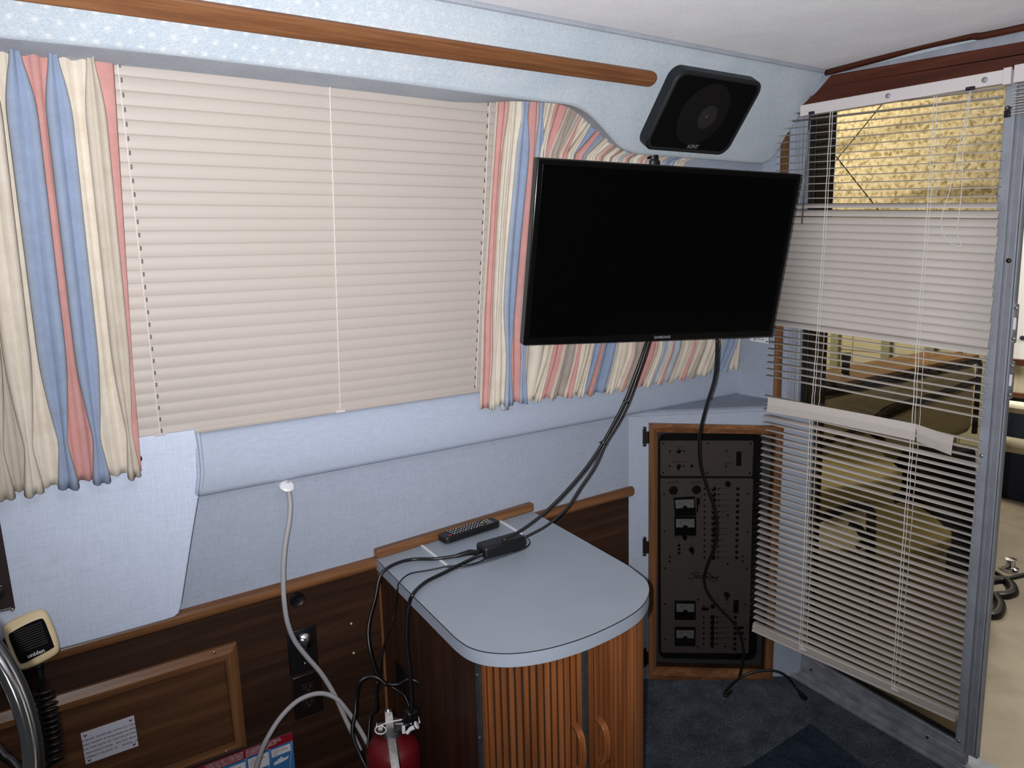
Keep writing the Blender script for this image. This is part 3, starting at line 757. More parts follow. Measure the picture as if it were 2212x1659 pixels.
# speaker
spq = [S(1463, 137), S(1640, 168), S(1546, 323), S(1371, 312)]
sc_ = sum(spq) / 4 - SN * 0.02
su = AX; sv = -SV
sw = 0.338; shh = 0.222
spk = thing('speaker', 'black square car speaker with cloth grille on the soffit above the television', 'speaker', sc_ + SN * 0.02)
sc_ = sc_ + SN * 0.02
nf = -SN
mb = MB(); o_ = rrect(sc_, su, sv, sw, shh, 0.034, 8); i_ = rrect(sc_, su, sv, sw - 0.05, shh - 0.042, 0.032, 8)
i_ = rrect(sc_, su, sv, sw - 0.024, shh - 0.022, 0.026, 8)
rows = [o_ + [o_[0]], [p + nf * 0.028 for p in o_ + [o_[0]]]]
mid = rrect(sc_ + nf * 0.032, su, sv, sw - 0.010, shh - 0.010, 0.031, 8); rows.append(mid + [mid[0]])
in1 = [p + nf * 0.031 for p in i_]; rows.append(in1 + [in1[0]]); in2 = [p + nf * 0.020 for p in i_]; rows.append(in2 + [in2[0]])
mb.grid(rows); mb.build('speaker_frame', spk_frame, spk, smooth=True, angle=30)
mb = MB(); mb.prism([p + nf * 0.012 for p in i_], nf * 0.016); gc_ = mb.build('grille', spk_cloth, spk)
cc_ = sc_ + nf * 0.028 - AX * 0.004
MB().lathe([(0.088, 0.0), (0.088, 0.0012), (0.084, 0.0016), (0.03, 0.0008), (0, 0.0008)], cc_, nf, 40).build('cone', spk_cone, spk, smooth=True)
cd_ = cc_ + AX * 0.018 - sv * 0.004
MB().lathe([(0.034, 0.0), (0.034, 0.0025), (0.031, 0.003), (0, 0.003)], cd_, nf, 32).build('tweeter_ring', spk_frame, spk, smooth=True)
MB().lathe([(0.027, 0.002), (0.026, 0.004), (0.012, 0.0045), (0, 0.004)], cd_, nf, 32).build('tweeter', spk_cone2, spk, smooth=True)
MB().lathe([(0.011, 0.004), (0.008, 0.007), (0, 0.008)], cd_ , nf, 20).build('tweeter_tip', spk_frame, spk, smooth=True)
text('SONY', sc_ + nf * 0.0285 + AX * 0.018 - sv * (shh / 2 - 0.0185), AX, sv, 0.0165, grey_t, spk, bold=0.0004)

# ================================================================== TELEVISION
O_ = V(1.045, 1.390, 1.652 - 0.0); O_ = PD(1162, 340, depth((1.045, 1.390, 1.652)))
ux = nrm((0.973, -0.229, -0.036)); uy = nrm((-0.008, -0.177, 0.984)); uy = nrm(uy - ux * uy.dot(ux)); un = np.cross(ux, uy)
TW, TH = 0.738, 0.432
def tvp(a, b_, c_=0.0): return O_ + ux * a + uy * b_ + un * c_
tv = thing('television', 'flat black television hanging from a pole bracket beside the sliding door', 'television', tvp(TW / 2, -TH, -0.02))
mb = MB(); mb.prism([tvp(0, 0), tvp(TW, 0), tvp(TW, -TH), tvp(0, -TH)], -un * 0.026); mb.build('bezel', tv_body, tv, bevel=0.003, seg=3)
mb = MB(); mb.prism([tvp(0.014, -0.014, 0.0002), tvp(TW - 0.014, -0.014, 0.0002), tvp(TW - 0.014, -TH + 0.019, 0.0002), tvp(0.014, -TH + 0.019, 0.0002)], un * 0.0006); mb.build('screen', tv_glass, tv)
mb = MB(); mb.prism([tvp(0.16, -0.12, -0.026), tvp(TW - 0.16, -0.12, -0.026), tvp(TW - 0.12, -TH + 0.03, -0.026), tvp(0.12, -TH + 0.03, -0.026)], -un * 0.03); mb.build('back_cover', black, tv, bevel=0.006)
text('SAMSUNG', tvp(0.385, -TH + 0.0098, 0.0012), ux, uy, 0.0098, grey_t, tv, bold=0.00025, sx=1.1)
# pole bracket from the soffit to the back of the television
pm = PD(1410, 345, depth(S(1410, 338)) + 0.02)
br = thing('tv_bracket', 'black pole bracket above the television, coming down from the soffit', 'bracket', pm)
MB().tube([pm + AZ * 0.04, pm - AZ * 0.26], 0.0165, 16).build('pole', black, br, smooth=True)
MB().lathe([(0.021, 0), (0.021, 0.02), (0.0165, 0.024)], pm - AZ * 0.025, AZ, 16).build('collar', black, br, smooth=True)
bb_ = tvp(0.37, -0.22, -0.056)
MB().tube([pm - AZ * 0.22, (pm - AZ * 0.24 + bb_) / 2 - AZ * 0.02, bb_], 0.016, 12).build('arm', black, br, smooth=True)
mb = MB(); mb.box(bb_ - un * 0.003, (0.12, 0.12, 0.006), (ux, uy, un)); mb.build('mounting_plate', black, br)

# ================================================================== CABIN-DOOR BLIND
BXX = 2.085
def XL(py): return float(np.interp(py, [240, 860, 1360], [2.085, 1.985, 1.955]))
def XBP(px, py): f_ = max(0, min(1, (px - 1650) / 430)); return XL(py) + (BXX - XL(py)) * f_
def PB(px, py, off=0.0): return PX(px, py, XBP(px, py) - off)
ab = thing('venetian_blind', 'tall pale venetian blind with a broken slat hanging over the sliding door', 'blind', (BXX, 1.2, 1.83))
LE = [PB(*q) for q in ((1684, 250), (1674, 500), (1663, 736), (1650, 900), (1640, 1130), (1629, 1352))][::-1]
RE = [PB(*q) for q in ((2164, 190), (2156, 500), (2133, 790), (2112, 1040), (2090, 1300), (2070, 1549))][::-1]
def edge_at(E_, f_):
    z = E_[0][2] + (E_[-1][2] - E_[0][2]) * f_; zs_ = [p[2] for p in E_]
    return V(np.interp(z, zs_, [p[0] for p in E_]), np.interp(z, zs_, [p[1] for p in E_]), z)
h0, h1, h2, h3 = [PX(a, b_, BXX - 0.012) for a, b_ in ((1746, 224.5), (2188, 146.5), (2188, 178.5), (1734.7, 247.5))]
slope = (h1[2] - h0[2]) / (h1[1] - h0[1])
def hz(y, base): return base + slope * (y - h0[1])
hyl, hyr = PX(1733, 240, BXX)[1], PX(2185, 146, BXX - 0.012)[1]
hth = 0.032
mb = MB(); mb.prism([V(BXX - 0.012, hyl, hz(hyl, h0[2])), V(BXX - 0.012, hyr, hz(hyr, h0[2])), V(BXX - 0.012, hyr, hz(hyr, h0[2]) - hth), V(BXX - 0.012, hyl, hz(hyl, h0[2]) - hth)], (0.026, 0, 0))
mb.build('headrail', rail_m, ab, bevel=0.002)
mb = MB(); ey = PX(2165, 180, BXX - 0.014)[1]
mb.prism([V(BXX - 0.015, ey, hz(ey, h0[2]) + 0.003), V(BXX - 0.015, hyr - 0.001, hz(hyr, h0[2]) + 0.003), V(BXX - 0.015, hyr - 0.001, hz(hyr, h0[2]) - hth - 0.004), V(BXX - 0.015, ey, hz(ey, h0[2]) - hth - 0.004)], (0.03, 0, 0))
mb.build('end_bracket', rail_m, ab, bevel=0.0015)
for px, py in ((1918, 207), (2127, 172.5)):
    screw(PX(px, py, BXX - 0.013), -AX, 0.0068, ab, alu_d)
zt, zb = RE[-1][2], RE[0][2]
pitch = 0.0214; ns2 = int((zt - (zb + 0.012)) / pitch)
def tilt(z, i):
    if i < 2: return 5
    if z > 1.545: return -4.5
    if z > 1.525: return -32
    if z > 1.500: return -48
    if z > 1.47: return -58
    if z > 1.175: return -68
    if z > 1.155: return -42
    if z > 0.985: return 1.5 - (1 if i % 3 == 0 else 0) * 3
    if z > 0.885: return None if z < 0.975 and z > 0.93 else 2
    if z > 0.865: return -16
    if z > 0.70: return -3
    if z > 0.585: return 8 - (i % 2) * 1.5
    if z > 0.56: return 2
    return -2.0 + 1.2 * math.sin(i * 1.3)
mb = MB(); zlist = []
for i in range(ns2 + 1):
    z = zt - pitch * i; th = tilt(z, i)
    if th is None: continue
    th = math.radians(th); rows = []
    f_v = (z - zb) / (zt - zb); eL, eR = edge_at(LE, f_v), edge_at(RE, f_v); du = nrm((eR - eL) * V(1, 1, 0)); nn_ = V(-du[1], du[0], 0)
    if nn_[0] < 0: nn_ = -nn_
    jr = 0.0012 * math.sin(i * 1.9)
    for k in range(6):
        s_ = (k / 5 - 0.5) * 0.0255                 # room side -> far side
        cr = 0.0026 * (1 - (s_ / 0.01275) ** 2)
        row = []
        for f_ in (0, 0.33, 0.66, 1.0):
            p = eL + (eR - eL) * f_ + du * jr * f_
            row.append(p + nn_ * (s_ * math.cos(th) + cr * math.sin(th)) + AZ * (-s_ * math.sin(th) + cr * math.cos(th)))
        rows.append(row)
    mb.grid(rows); zlist.append((z, th))
o = mb.build('slats', slat2_m, ab, smooth='full'); md = o.modifiers.new('t', 'SOLIDIFY'); md.thickness = 0.0004
# bottom rail
b0, b1 = PB(1629, 1361), PB(2067, 1557)
mb = MB(); mb.prism([b0 + V(-0.012, 0, 0), b1 + V(-0.012, 0, 0), b1 + V(-0.012, 0, 0.007), b0 + V(-0.012, 0, 0.007)], (0.026, 0, 0))
mb.prism([b0 + V(-0.008, 0, 0.009), b1 + V(-0.008, 0, 0.009), b1 + V(-0.008, 0, 0.0095), b0 + V(-0.008, 0, 0.0095)], (0.022, 0, 0))
for k in range(4):
    mb.prism([b0 + V(-0.011, 0, 0.011 + k * 0.003), b1 + V(-0.011, 0, 0.011 + k * 0.0035), b1 + V(-0.011, 0, 0.0118 + k * 0.0035), b0 + V(-0.011, 0, 0.0118 + k * 0.003)], (0.024, 0, 0.001))
mb.build('bottom_rail', slat2_m, ab, bevel=0.001)
# the broken, bent slats
mb = MB()
fq = [[(1659, 858), (1767, 876), (1870, 895), (1979, 916)], [(1658, 873), (1767, 892), (1869, 911), (1978, 933)], [(1656, 889.5), (1766, 908), (1868, 929), (1976, 952)]]
mb.grid([[PB(a, b_, 0.014 + (0.003 if r_i == 1 else 0)) for a, b_ in rr] for r_i, rr in enumerate(fq)])
o = mb.build('broken_slat', slat2_m, ab); md = o.modifiers.new('t', 'SOLIDIFY'); md.thickness = 0.0004
mb = MB()
fq = [[(1979, 916, 0.014), (2020, 930, 0.03), (2061, 942.5, 0.05)], [(1980, 934, 0.018), (2019, 949, 0.034), (2057, 963, 0.052)], [(1980, 953, 0.014), (2018, 969, 0.03), (2055, 983.6, 0.05)]]
mb.grid([[PB(a, b_, c_) for a, b_, c_ in rr] for rr in fq])
o = mb.build('bent_slat_end', slat2_m, ab); md = o.modifiers.new('t', 'SOLIDIFY'); md.thickness = 0.0004
# ladder cords
for trace in ([(1803, 240), (1789, 480), (1772, 740), (1763, 862), (1758, 915), (1746, 1180), (1735, 1403)], [(2028, 208), (2010, 480), (1992, 700), (1980, 900), (1962, 1130), (1934, 1490)]):
    for k, (dx, dy, r_2) in enumerate(((-0.014, 0.004, 0.0011), (-0.0135, -0.003, 0.0008), (0.014, -0.002, 0.0008))):
        pts = [PB(a, b_) + V(dx, dy, 0) for a, b_ in trace]; pts = spline(pts, 14)
        pts = [p + AY * 0.0007 * math.sin(i * 1.4 + k) for i, p in enumerate(pts)]
        MB().tube(pts, r_2, 5).build('ladder_cord', cord_m, ab)
    e = PB(*trace[-1], 0.014)
    mb = MB(); mb.box(e + V(-0.001, 0, 0.001), (0.004, 0.022, 0.006)); 
    mb.tube(spline([e + V(-0.003, 0.008 * math.cos(a), 0.008 + 0.006 * math.sin(a * 1.3)) for a in np.linspace(0, 9, 12)], 4), 0.0008, 5)
    mb.build('cord_knot', cord_m, ab)
# lift cord loop and tilt wand
pts = [(2095, 196, .018), (2082, 270, .02), (2066, 340, .022), (2052, 410, .022), (2035, 465, .02), (2036, 500, .02), (2050, 522, .022), (2070, 532, .024), (2076, 528, .024), (2068, 500, .022), (2072, 462, .022), (2078, 400, .02), (2081, 320, .02), (2098, 196, .018)]
MB().tube(spline([PB(a, b_, c_) for a, b_, c_ in pts], 6), 0.0011, 6).build('lift_cord', cord_m, ab, smooth='full')
mb = MB(); mb.box(PX(2096, 191, BXX - 0.016), (0.008, 0.02, 0.008)); mb.build('cord_lock', dark_t, ab, bevel=0.001)
mb = MB(); mb.box(PX(1753, 244, BXX - 0.016), (0.008, 0.016, 0.008)); mb.build('wand_socket', dark_t, ab, bevel=0.001)
MB().tube([PB(1750, 246, 0.02), PB(1746, 282, 0.024)], 0.0016, 6).build('wand_hook', dark_t, ab)
MB().tube([PB(1747, 280, 0.025), PB(1732, 484, 0.03)], 0.0038, 6).build('tilt_wand', clearp, ab)
MB().tube([PB(1747, 280, 0.025), PB(1732, 484, 0.03)], 0.0016, 6).build('wand_core', chrome, ab)
# neighbouring blind, pulled right up
nb = thing('venetian_blind', 'second blind bunched up at the top of the open doorway, right edge', 'blind', (BXX, 0.7, 1.84))
y2 = hyr - 0.006
mb = MB(); mb.prism([V(BXX - 0.014, y2, hz(y2, h0[2]) + 0.006), V(BXX - 0.014, 0.3, hz(0.3, h0[2]) + 0.006), V(BXX - 0.014, 0.3, hz(0.3, h0[2]) - hth - 0.003), V(BXX - 0.014, y2, hz(y2, h0[2]) - hth - 0.003)], (0.028, 0, 0))
mb.build('headrail', rail_m, nb, bevel=0.002)
mb = MB()
for k in range(11):
    z_ = -hth - 0.010 - k * (0.009 if k < 4 else 0.0065)
    mb.prism([V(BXX - 0.013, y2, hz(y2, h0[2]) + z_), V(BXX - 0.013, 0.3, hz(0.3, h0[2]) + z_), V(BXX - 0.013, 0.3, hz(0.3, h0[2]) + z_ + 0.0015), V(BXX - 0.013, y2, hz(y2, h0[2]) + z_ + 0.0015)], (0.026, 0, 0.002))
mb.build('slats', slat2_m, nb)
# catch on the sash near the top
ct = thing('door_catch', 'small chrome catch on the door stile under the blind headrail', 'catch', PX(2178, 236, B - 0.01))
MB().lathe([(0.006, -0.008), (0.006, 0.004), (0.003, 0.008), (0, 0.009)], PX(2178, 234, B - 0.01), -AX, 14).build('stud', chrome, ct, smooth=True)
mb = MB(); mb.box(PX(2176, 246, B - 0.004), (0.008, 0.014, 0.016)); mb.build('base', black, ct, bevel=0.002)

# ================================================================== ELECTRICAL PANEL
PF = V(P0[0], D, 0)
ep = thing('electrical_panel', 'grey boat electrical panel behind smoked acrylic in a teak-framed corner door', 'electrical panel', panp(1530, 1460))
fo = [(1401, 913), (1690, 919), (1665, 1474), (1399.5, 1463)]
fi = [(1418, 932), (1674, 937), (1651, 1446), (1416, 1440)]
off = 0.016; O4 = [panp(*q) for q in fo]; I4 = [panp(*q) for q in fi]
for i in range(4):
    j = (i + 1) % 4; mb = MB()
    mid0 = O4[i] * 0.55 + I4[i] * 0.45; mid1 = O4[j] * 0.55 + I4[j] * 0.45
    rows = [[O4[i], O4[j]], [O4[i] - PN * 0.012, O4[j] - PN * 0.012], [mid0 - PN * off, mid1 - PN * off], [I4[i] - PN * 0.010, I4[j] - PN * 0.010], [I4[i] + PN * 0.0295, I4[j] + PN * 0.0295]]
    mb.grid(rows); mb.build('frame', (wood_trim if i % 2 == 0 else wood_trim_z), ep, smooth=True, angle=25)
mb = MB(); mb.prism([I4[k] + PN * 0.001 for k in range(4)], PN * 0.003); mb.build('acrylic_cover', smoke, ep)
def q5(a, b_): return (1370 + a * 0.1808, 880 + b_ * 0.1808)
def q7(a, b_): return (1420 + a * 0.12055, 1030 + b_ * 0.12055)
def q8(a, b_): return (1420 + a * 0.12055, 1220 + b_ * 0.12055)
RB, RS, RF = -0.030, -0.024, -0.020
mb = MB(); mb.prism([panp(*q, RB) for q in ((1408, 922), (1684, 926), (1662, 1458), (1406, 1452))], PN * 0.004); mb.build('back_plate', panel_bk, ep)
def quadround(q4, r_px, n=5):
    out = []; q4 = [V(*q) for q in q4]
    for i in range(4):
        p, a, c_ = q4[i], q4[i - 1], q4[(i + 1) % 4]
        da, dc = nrm(a - p), nrm(c_ - p); s_ = p + da * r_px; e = p + dc * r_px
        for k in range(n + 1):
            t_ = k / n; out.append((s_ * (1 - t_) + p * t_) * (1 - t_) + (p * (1 - t_) + e * t_) * t_)
    return out
mb = MB(); mb.prism([panp(q[0], q[1], RS) for q in quadround([(1423, 937), (1648, 938), (1634, 1426), (1423, 1422)], 20)], PN * 0.006); mb.build('black_surround', panel_blk, ep)
plates = []
for nm, q4 in (('faceplate', [(1426.5, 952), (1628, 952), (1625, 1029), (1426.5, 1028)]), ('faceplate', [(1426.5, 1033.5), (1627, 1033.5), (1617, 1411.5), (1428, 1410)])):
    mb = MB(); mb.prism([panp(q[0], q[1], RF) for q in quadround(q4, 4)], PN * 0.004); plates.append(mb.build(nm, faceplate, ep))
fp1, fp2 = plates
def disc(q, r_px, h, mat, par, name, seg=14):
    p = panp(*q, RF); r_m = r_px * depth(p) / FPX
    MB().lathe([(r_m, 0), (r_m, h * 0.8), (r_m * 0.8, h), (0, h)], p, -PN, seg).build(name, mat, par, smooth=True)
def boxq(q, w_px, h_px, h, mat, par, name):
    p = panp(*q, RF); k = depth(p) / FPX
    mb = MB(); mb.box(p - PN * h / 2, (w_px * k, h, h_px * k), (PD31, PN, AZ)); return mb.build(name, mat, par)
def tx(body, q, size_px, par, align='CENTER', mat=None, **kw):
    p = panp(*q, RF + 0.0006); return text(body, p, PD31, AZ, size_px * depth(p) / FPX, mat or dark_t, par, align=align, **kw)
def toggle(q, par, dark=False):
    p = panp(*q, RF); k = depth(p) / FPX
    nut = MB().lathe([(5.2 * k, 0), (5.2 * k, 0.0025), (3.0 * k, 0.004), (3.0 * k, 0.006), (0, 0.006)], p, -PN, 10).build('toggle_switch', black if dark else black_rub, par, smooth=True)
    tip = p - PN * 0.014 + (-PD31 * 0.004 - AZ * (0.006 if dark else 0.001))
    MB().tube([p - PN * 0.004, tip], [0.0014, 0.0026 if not dark else 0.004], 8).build('lever', chrome if not dark else black, nut, smooth=True)
for q in ((345, 432), (877, 430), (1395, 432), (343, 780), (870, 783), (1380, 787)): disc(q5(*q), 2.1, 0.0015, bronze, fp1, 'screw')
toggle(q5(530, 523), fp1); toggle(q5(530, 700), fp1, True)
for q, r_2 in (((427, 523), 2.2), ((593, 523), 2.2), ((423, 700), 2.2), ((590, 700), 2.2), ((687, 700), 3.4), ((1102, 520), 2.2), ((1097, 708), 2.2)): disc(q5(*q), r_2, 0.001, black, fp1, 'indicator')
boxq(q5(1245, 610), 10, 31, 0.006, black, fp1, 'rocker')
tx('AC MAIN', q5(533, 473), 3.6, fp1); tx('AIR CONDITIONER', q5(530, 650), 3.6, fp1); tx('NORMAL', q5(1128, 583), 3.6, fp1); tx('REVERSED\nPOLARITY', q5(1117, 672), 3.4, fp1)
for q in (q7(120, 312), q7(132, 973), q7(1628, 300), q7(1620, 983), q8(137, 57), q8(138, 705), q8(143, 1333), q8(1600, 65), q8(1583, 708), q8(1570, 1332)): disc(q, 2.1, 0.0015, bronze, fp2, 'screw')
for i, (q, s_) in enumerate(((q7(285, 240), 'PORT MASTER\nIGNITION SWITCH'), (q7(697, 228), 'STBD MASTER\nIGNITION SWITCH'))):
    p = panp(*q, RF); k = depth(p) / FPX
    sw_ = MB().lathe([(9.8 * k, 0), (9.8 * k, 0.003), (7 * k, 0.006), (5.5 * k, 0.006), (5 * k, 0.008), (0, 0.008)], p, -PN, 20).build('ignition_switch', bronze, fp2, smooth=True)
    tx(s_, q7((285, 697)[i], 105), 3.5, fp2)
for (cx_, cy_, r_2, key) in ((305, 345, 50, False), (737, 345, 54, True)):
    p = panp(*q7(cx_, cy_), RF + 0.010); k = depth(p) / FPX * 0.12055
    if not key:
        MB().tube([p + (PD31 * math.cos(a) + AZ * math.sin(a)) * r_2 * k for a in np.linspace(0, 2 * math.pi, 25)[:-1]], 0.0006, 5, closed=True).build('key_ring', bronze, fp2)
    else:
        kt = thing('key', 'small brass key hanging on a ring from the right ignition switch', 'key', p)
        MB().tube([p + (PD31 * math.cos(a) + AZ * math.sin(a)) * r_2 * k for a in np.linspace(0, 2 * math.pi, 25)[:-1]], 0.0006, 5, closed=True).build('key_ring', bronze, kt)
        p2 = panp(*q7(730, 440), RF + 0.009); mb = MB(); mb.prism(rrect(p2, PD31, AZ, 58 * k, 130 * k, 26 * k), -PN * 0.002); mb.build('key_head', bronze, kt)
        p3 = panp(*q7(718, 565), RF + 0.009); mb = MB(); mb.box(p3, (24 * k, 0.0016, 150 * k), (PD31, PN, AZ)); mb.build('key_blade', bronze, kt)
def meter(qa, par, qf):
    """quad px corners tl tr br bl of the case, then of the window"""
    case, win, rot = qa
    P = [panp(*qf(*c_), RF) for c_ in case]; mb = MB(); mb.prism(P, -PN * 0.008); mt_ = mb.build('meter', black, par, bevel=0.0012)
    Wn = [panp(*qf(*c_), RF + 0.0085) for c_ in win]; mb = MB(); mb.prism(Wn, -PN * 0.0006); mb.build('dial', meter_face, mt_)
    w0, w1, w2, w3 = Wn; c_ = (w2 + w3) / 2; hgt = np.linalg.norm(w0 - w3); uu = nrm(w2 - w3); vv = nrm(w0 - w3)
    MB().lathe([(hgt * 0.28, 0), (hgt * 0.28, 0.001), (0, 0.001)], c_ - PN * 0.0004, -PN, 20).build('dial_hub', black, mt_)
    mb = MB(); a0 = c_ - PN * 0.0012; a1 = a0 - uu * hgt * 0.62 + vv * hgt * 0.72
    mb.tube([a0, a1], 0.00045, 4); 
    arc = [c_ - PN * 0.0009 + (uu * math.cos(a) * hgt * 0.95 + vv * math.sin(a) * hgt * 0.78) for a in np.linspace(0.55, math.pi - 0.55, 12)]
    mb.tube(arc, 0.0003, 4)
    for a in np.linspace(0.6, math.pi - 0.6, 6):
        mb.tube([c_ - PN * 0.0009 + (uu * math.cos(a) * hgt * s_ + vv * math.sin(a) * hgt * s_ * 0.82) for s_ in (0.95, 1.05)], 0.0004, 4)
    mb.build('needle', dark_t, mt_)
meter(([(285, 370), (655, 345), (688, 685), (310, 692)], [(320, 415), (650, 400), (660, 550), (330, 565)], 0), fp2, q7)
meter(([(300, 705), (685, 705), (685, 1040), (305, 1040)], [(335, 755), (663, 755), (663, 905), (335, 905)], 0), fp2, q7)
meter(([(307, 635), (678, 640), (675, 972), (307, 968)], [(342, 697), (660, 700), (658, 845), (342, 840)], 0), fp2, q8)
meter(([(307, 1105), (675, 1110), (670, 1442), (303, 1438)], [(342, 1168), (656, 1174), (653, 1316), (342, 1312)], 0), fp2, q8)
disc(q7(485, 1078), 5.4, 0.008, black, fp2, 'knob'); disc(q7(1255, 122), 6.0, 0.012, black, fp2, 'knob'); disc(q7(607, 1300), 5.6, 0.01, black, fp2, 'knob'); disc(q8(1235, 530), 6.0, 0.012, black, fp2, 'knob'); disc(q8(1240, 620), 2.2, 0.004, black, fp2, 'knob')
boxq(q7(620, 1345), 3, 6, 0.012, black, fp2, 'knob_pointer'); boxq(q7(490, 1118), 2, 4, 0.008, black, fp2, 'knob_pointer')
tx('TEST PORT\nBATTERY', q7(340, 1075), 3.3, fp2); tx('TEST STBD\nBATTERY', q7(628, 1075), 3.3, fp2); tx('METER', q7(603, 1225), 3.3, fp2)
for s_, y_ in (('3/4', 1222), ('1/2', 1292), ('E', 1362)):
    disc(q7(385, y_), 3.4, 0.003, black, fp2, 'indicator'); tx(s_, q7(465, y_), 3.2, fp2)
for q in (q7(220, 1428), q7(220, 1512), q7(1525, 1430), q7(1527, 1515), q7(1257, 1567), q7(1262, 682), q8(730, 622), q8(717, 1463), q8(1217, 1460)): disc(q, 2.3, 0.0015, black, fp2, 'hole_plug')
rows_t = ['DEPTH SNDR', 'IGNITION PORT', 'CABIN LIGHTS FWD', 'CABIN LIGHTS AFT', 'WATER SYSTEM', 'FORWD PUMPS', 'HEAD', 'TREATMENT', 'WINDSHIELD', 'STEREO', 'SPOTLIGHT', 'TRIM TABS', 'WINDLASS']
for i, s_ in enumerate(rows_t):
    y_ = 213 + i * 102.7; sh = -i * 0.9
    disc(q7(847 + sh * 0.4, y_), 2.3, 0.001, black, fp2, 'indicator'); disc(q7(1100 + sh, y_), 2.2, 0.001, black, fp2, 'indicator')
    toggle(q7(1010 + sh, y_), fp2, i in (7, 10)); disc(q7(1439 + sh * 2, y_), 3.6, 0.004, black, fp2, 'breaker')
    tx(s_, q7(1128 + sh, y_), 2.9, fp2, 'LEFT')
for i, s_ in enumerate(['OUTLETS', 'HOT WATER', 'STOVE MICROWAVE', 'CONVERTER\nAC OUTLET', 'AIR CONDITIONER', 'REFRIGERATOR']):
    y_ = 937 + i * 95.8
    disc(q8(828, y_), 2.3, 0.001, black, fp2, 'indicator'); disc(q8(1072 - i, y_), 2.3, 0.001, black, fp2, 'indicator')
    toggle(q8(985 - i, y_), fp2, True); disc(q8(1392 - i * 2, y_), 3.6, 0.004, black, fp2, 'breaker')
    tx(s_, q8(1105 - i, y_), 2.9, fp2, 'LEFT')
disc(q8(1380, 1502), 3.6, 0.004, black, fp2, 'breaker'); tx('SPARE', q8(1145, 1502), 2.9, fp2)
toggle(q8(987, 742), fp2); boxq(q8(857, 787), 15, 5.6, 0.004, black, fp2, 'switch_guard'); disc(q8(830, 742), 2.3, 0.002, black, fp2, 'indicator'); disc(q8(1075, 745), 2.3, 0.001, black, fp2, 'indicator')
boxq(q8(1402, 740), 10, 28, 0.006, black, fp2, 'rocker'); boxq(q8(1490, 1128), 13, 5.6, 0.002, black, fp2, 'tag'); boxq(q8(1484, 1225), 14, 5.6, 0.002, black, fp2, 'tag')
tx('AC MAIN', q8(985, 660), 3.3, fp2); tx('NORMAL', q8(1248, 693), 3.2, fp2); tx('REVERSED\nPOLARITY', q8(1200, 810), 3.0, fp2)
strokes = [[(542, 235), (575, 250), (620, 248), (670, 228), (692, 205), (670, 185), (630, 168), (620, 155), (650, 143), (705, 140), (742, 152), (738, 168)],
           [(672, 222), (712, 212), (738, 198), (718, 188), (696, 210), (704, 238), (738, 238)],
           [(800, 205), (775, 200), (750, 225), (762, 243), (790, 230), (802, 205), (796, 240), (826, 232)],
           [(862, 165), (850, 200), (836, 245)], [(800, 190), (840, 160), (905, 150), (955, 165), (940, 195), (880, 212), (868, 214), (910, 250), (950, 270)],
           [(1000, 208), (972, 203), (945, 230), (958, 247), (985, 232), (1000, 208), (990, 245), (1015, 240)],
           [(1030, 205), (1015, 235), (1035, 245), (1065, 225), (1085, 205)], [(1105, 210), (1075, 245), (1030, 288), (990, 298), (965, 292)]]
mb = MB()
for s_ in strokes: mb.tube(spline([panp(*q8(*q), RF + 0.0010) for q in s_], 4), 0.0012, 5)
mb.build('logo_script', panel_blk, fp2)
# hinges on the left of the frame
for py in (943, 1180, 1419):
    p = panp(1392, py, 0.003); k = depth(p) / FPX
    hg = MB(); hg.prism(rrect(p, PD31, AZ, 8 * k, 44 * k, 3 * k), -PN * 0.003); h_ = hg.build('hinge', bronze, ep, bevel=0.0008)
    q = panp(1398.5, py + 2, 0.006); MB().tube([q + AZ * 13 * k, q - AZ * 13 * k], 3.0 * k, 10).build('barrel', bronze, h_, smooth=True)
    for s_ in (-1, 1): screw(panp(1390.5, py + s_ * 17, 0.006), -PN, 0.0022, h_, steel)
# latch at the top right corner of the frame
p = panp(1642, 935, 0.006); mb = MB(); mb.box(p, (0.03, 0.006, 0.006), (PD31, PN, AZ)); mb.build('latch', black, ep)

# ================================================================== TABLE CABINET
TN = nrm((-0.04, 0, 1)); TP = V(0.73, 1.5, 0.70)
def T(px, py, off=0.0): return PP(px, py, TP + TN * off, TN)
def tz(x): return 0.70 + 0.04 * (x - 0.73)
edge = [(800.4, 1197), (887, 1281), (961, 1354), (985, 1377), (1012, 1395.5), (1048, 1406.5), (1095, 1410), (1145, 1406), (1202, 1394.5), (1269, 1373), (1335.6, 1342.7), (1376, 1317.6), (1394, 1297.5), (1402, 1275), (1396, 1254), (1376, 1236.5), (1355.7, 1221), (1248.6, 1160), (1145, 1102)]
ep_ = [T(*q) for q in edge]
ep_[0] = V(ep_[0][0] + 0.0, D - 0.002, tz(ep_[0][0])); ep_[-1][1] = min(ep_[-1][1], D - 0.002)
curve = [ep_[0], ep_[1]] + spline(ep_[2:17], 4) + [ep_[17], ep_[18]]
cab = thing('table_cabinet', 'wood cabinet with blue-grey laminate top and tambour doors under the television', 'cabinet', (0.95, 1.4, 0.0))
TT = 0.030
mb = MB(); mb.prism(curve, (0, 0, -0.0016)); top_ = mb.build('tabletop', lam, cab)
cc0 = sum(curve) / len(curve)
def inset(pts, d_):
    out = []; n = len(pts)
    for i in range(n):
        a, c_ = pts[i - 1], pts[(i + 1) % n]; t_ = nrm(c_ - a); nn = np.cross(AZ, t_); out.append(pts[i] + nrm(nn) * d_)
    return out
area = sum(curve[i][0] * curve[(i + 1) % len(curve)][1] - curve[(i + 1) % len(curve)][0] * curve[i][1] for i in range(len(curve)))
sg = 1 if area > 0 else -1
mb = MB(); mb.prism([p - AZ * 0.0010 for p in inset(curve, -0.0006 * sg)], (0, 0, -0.0018)); mb.build('edge_seam', seam_m, top_)
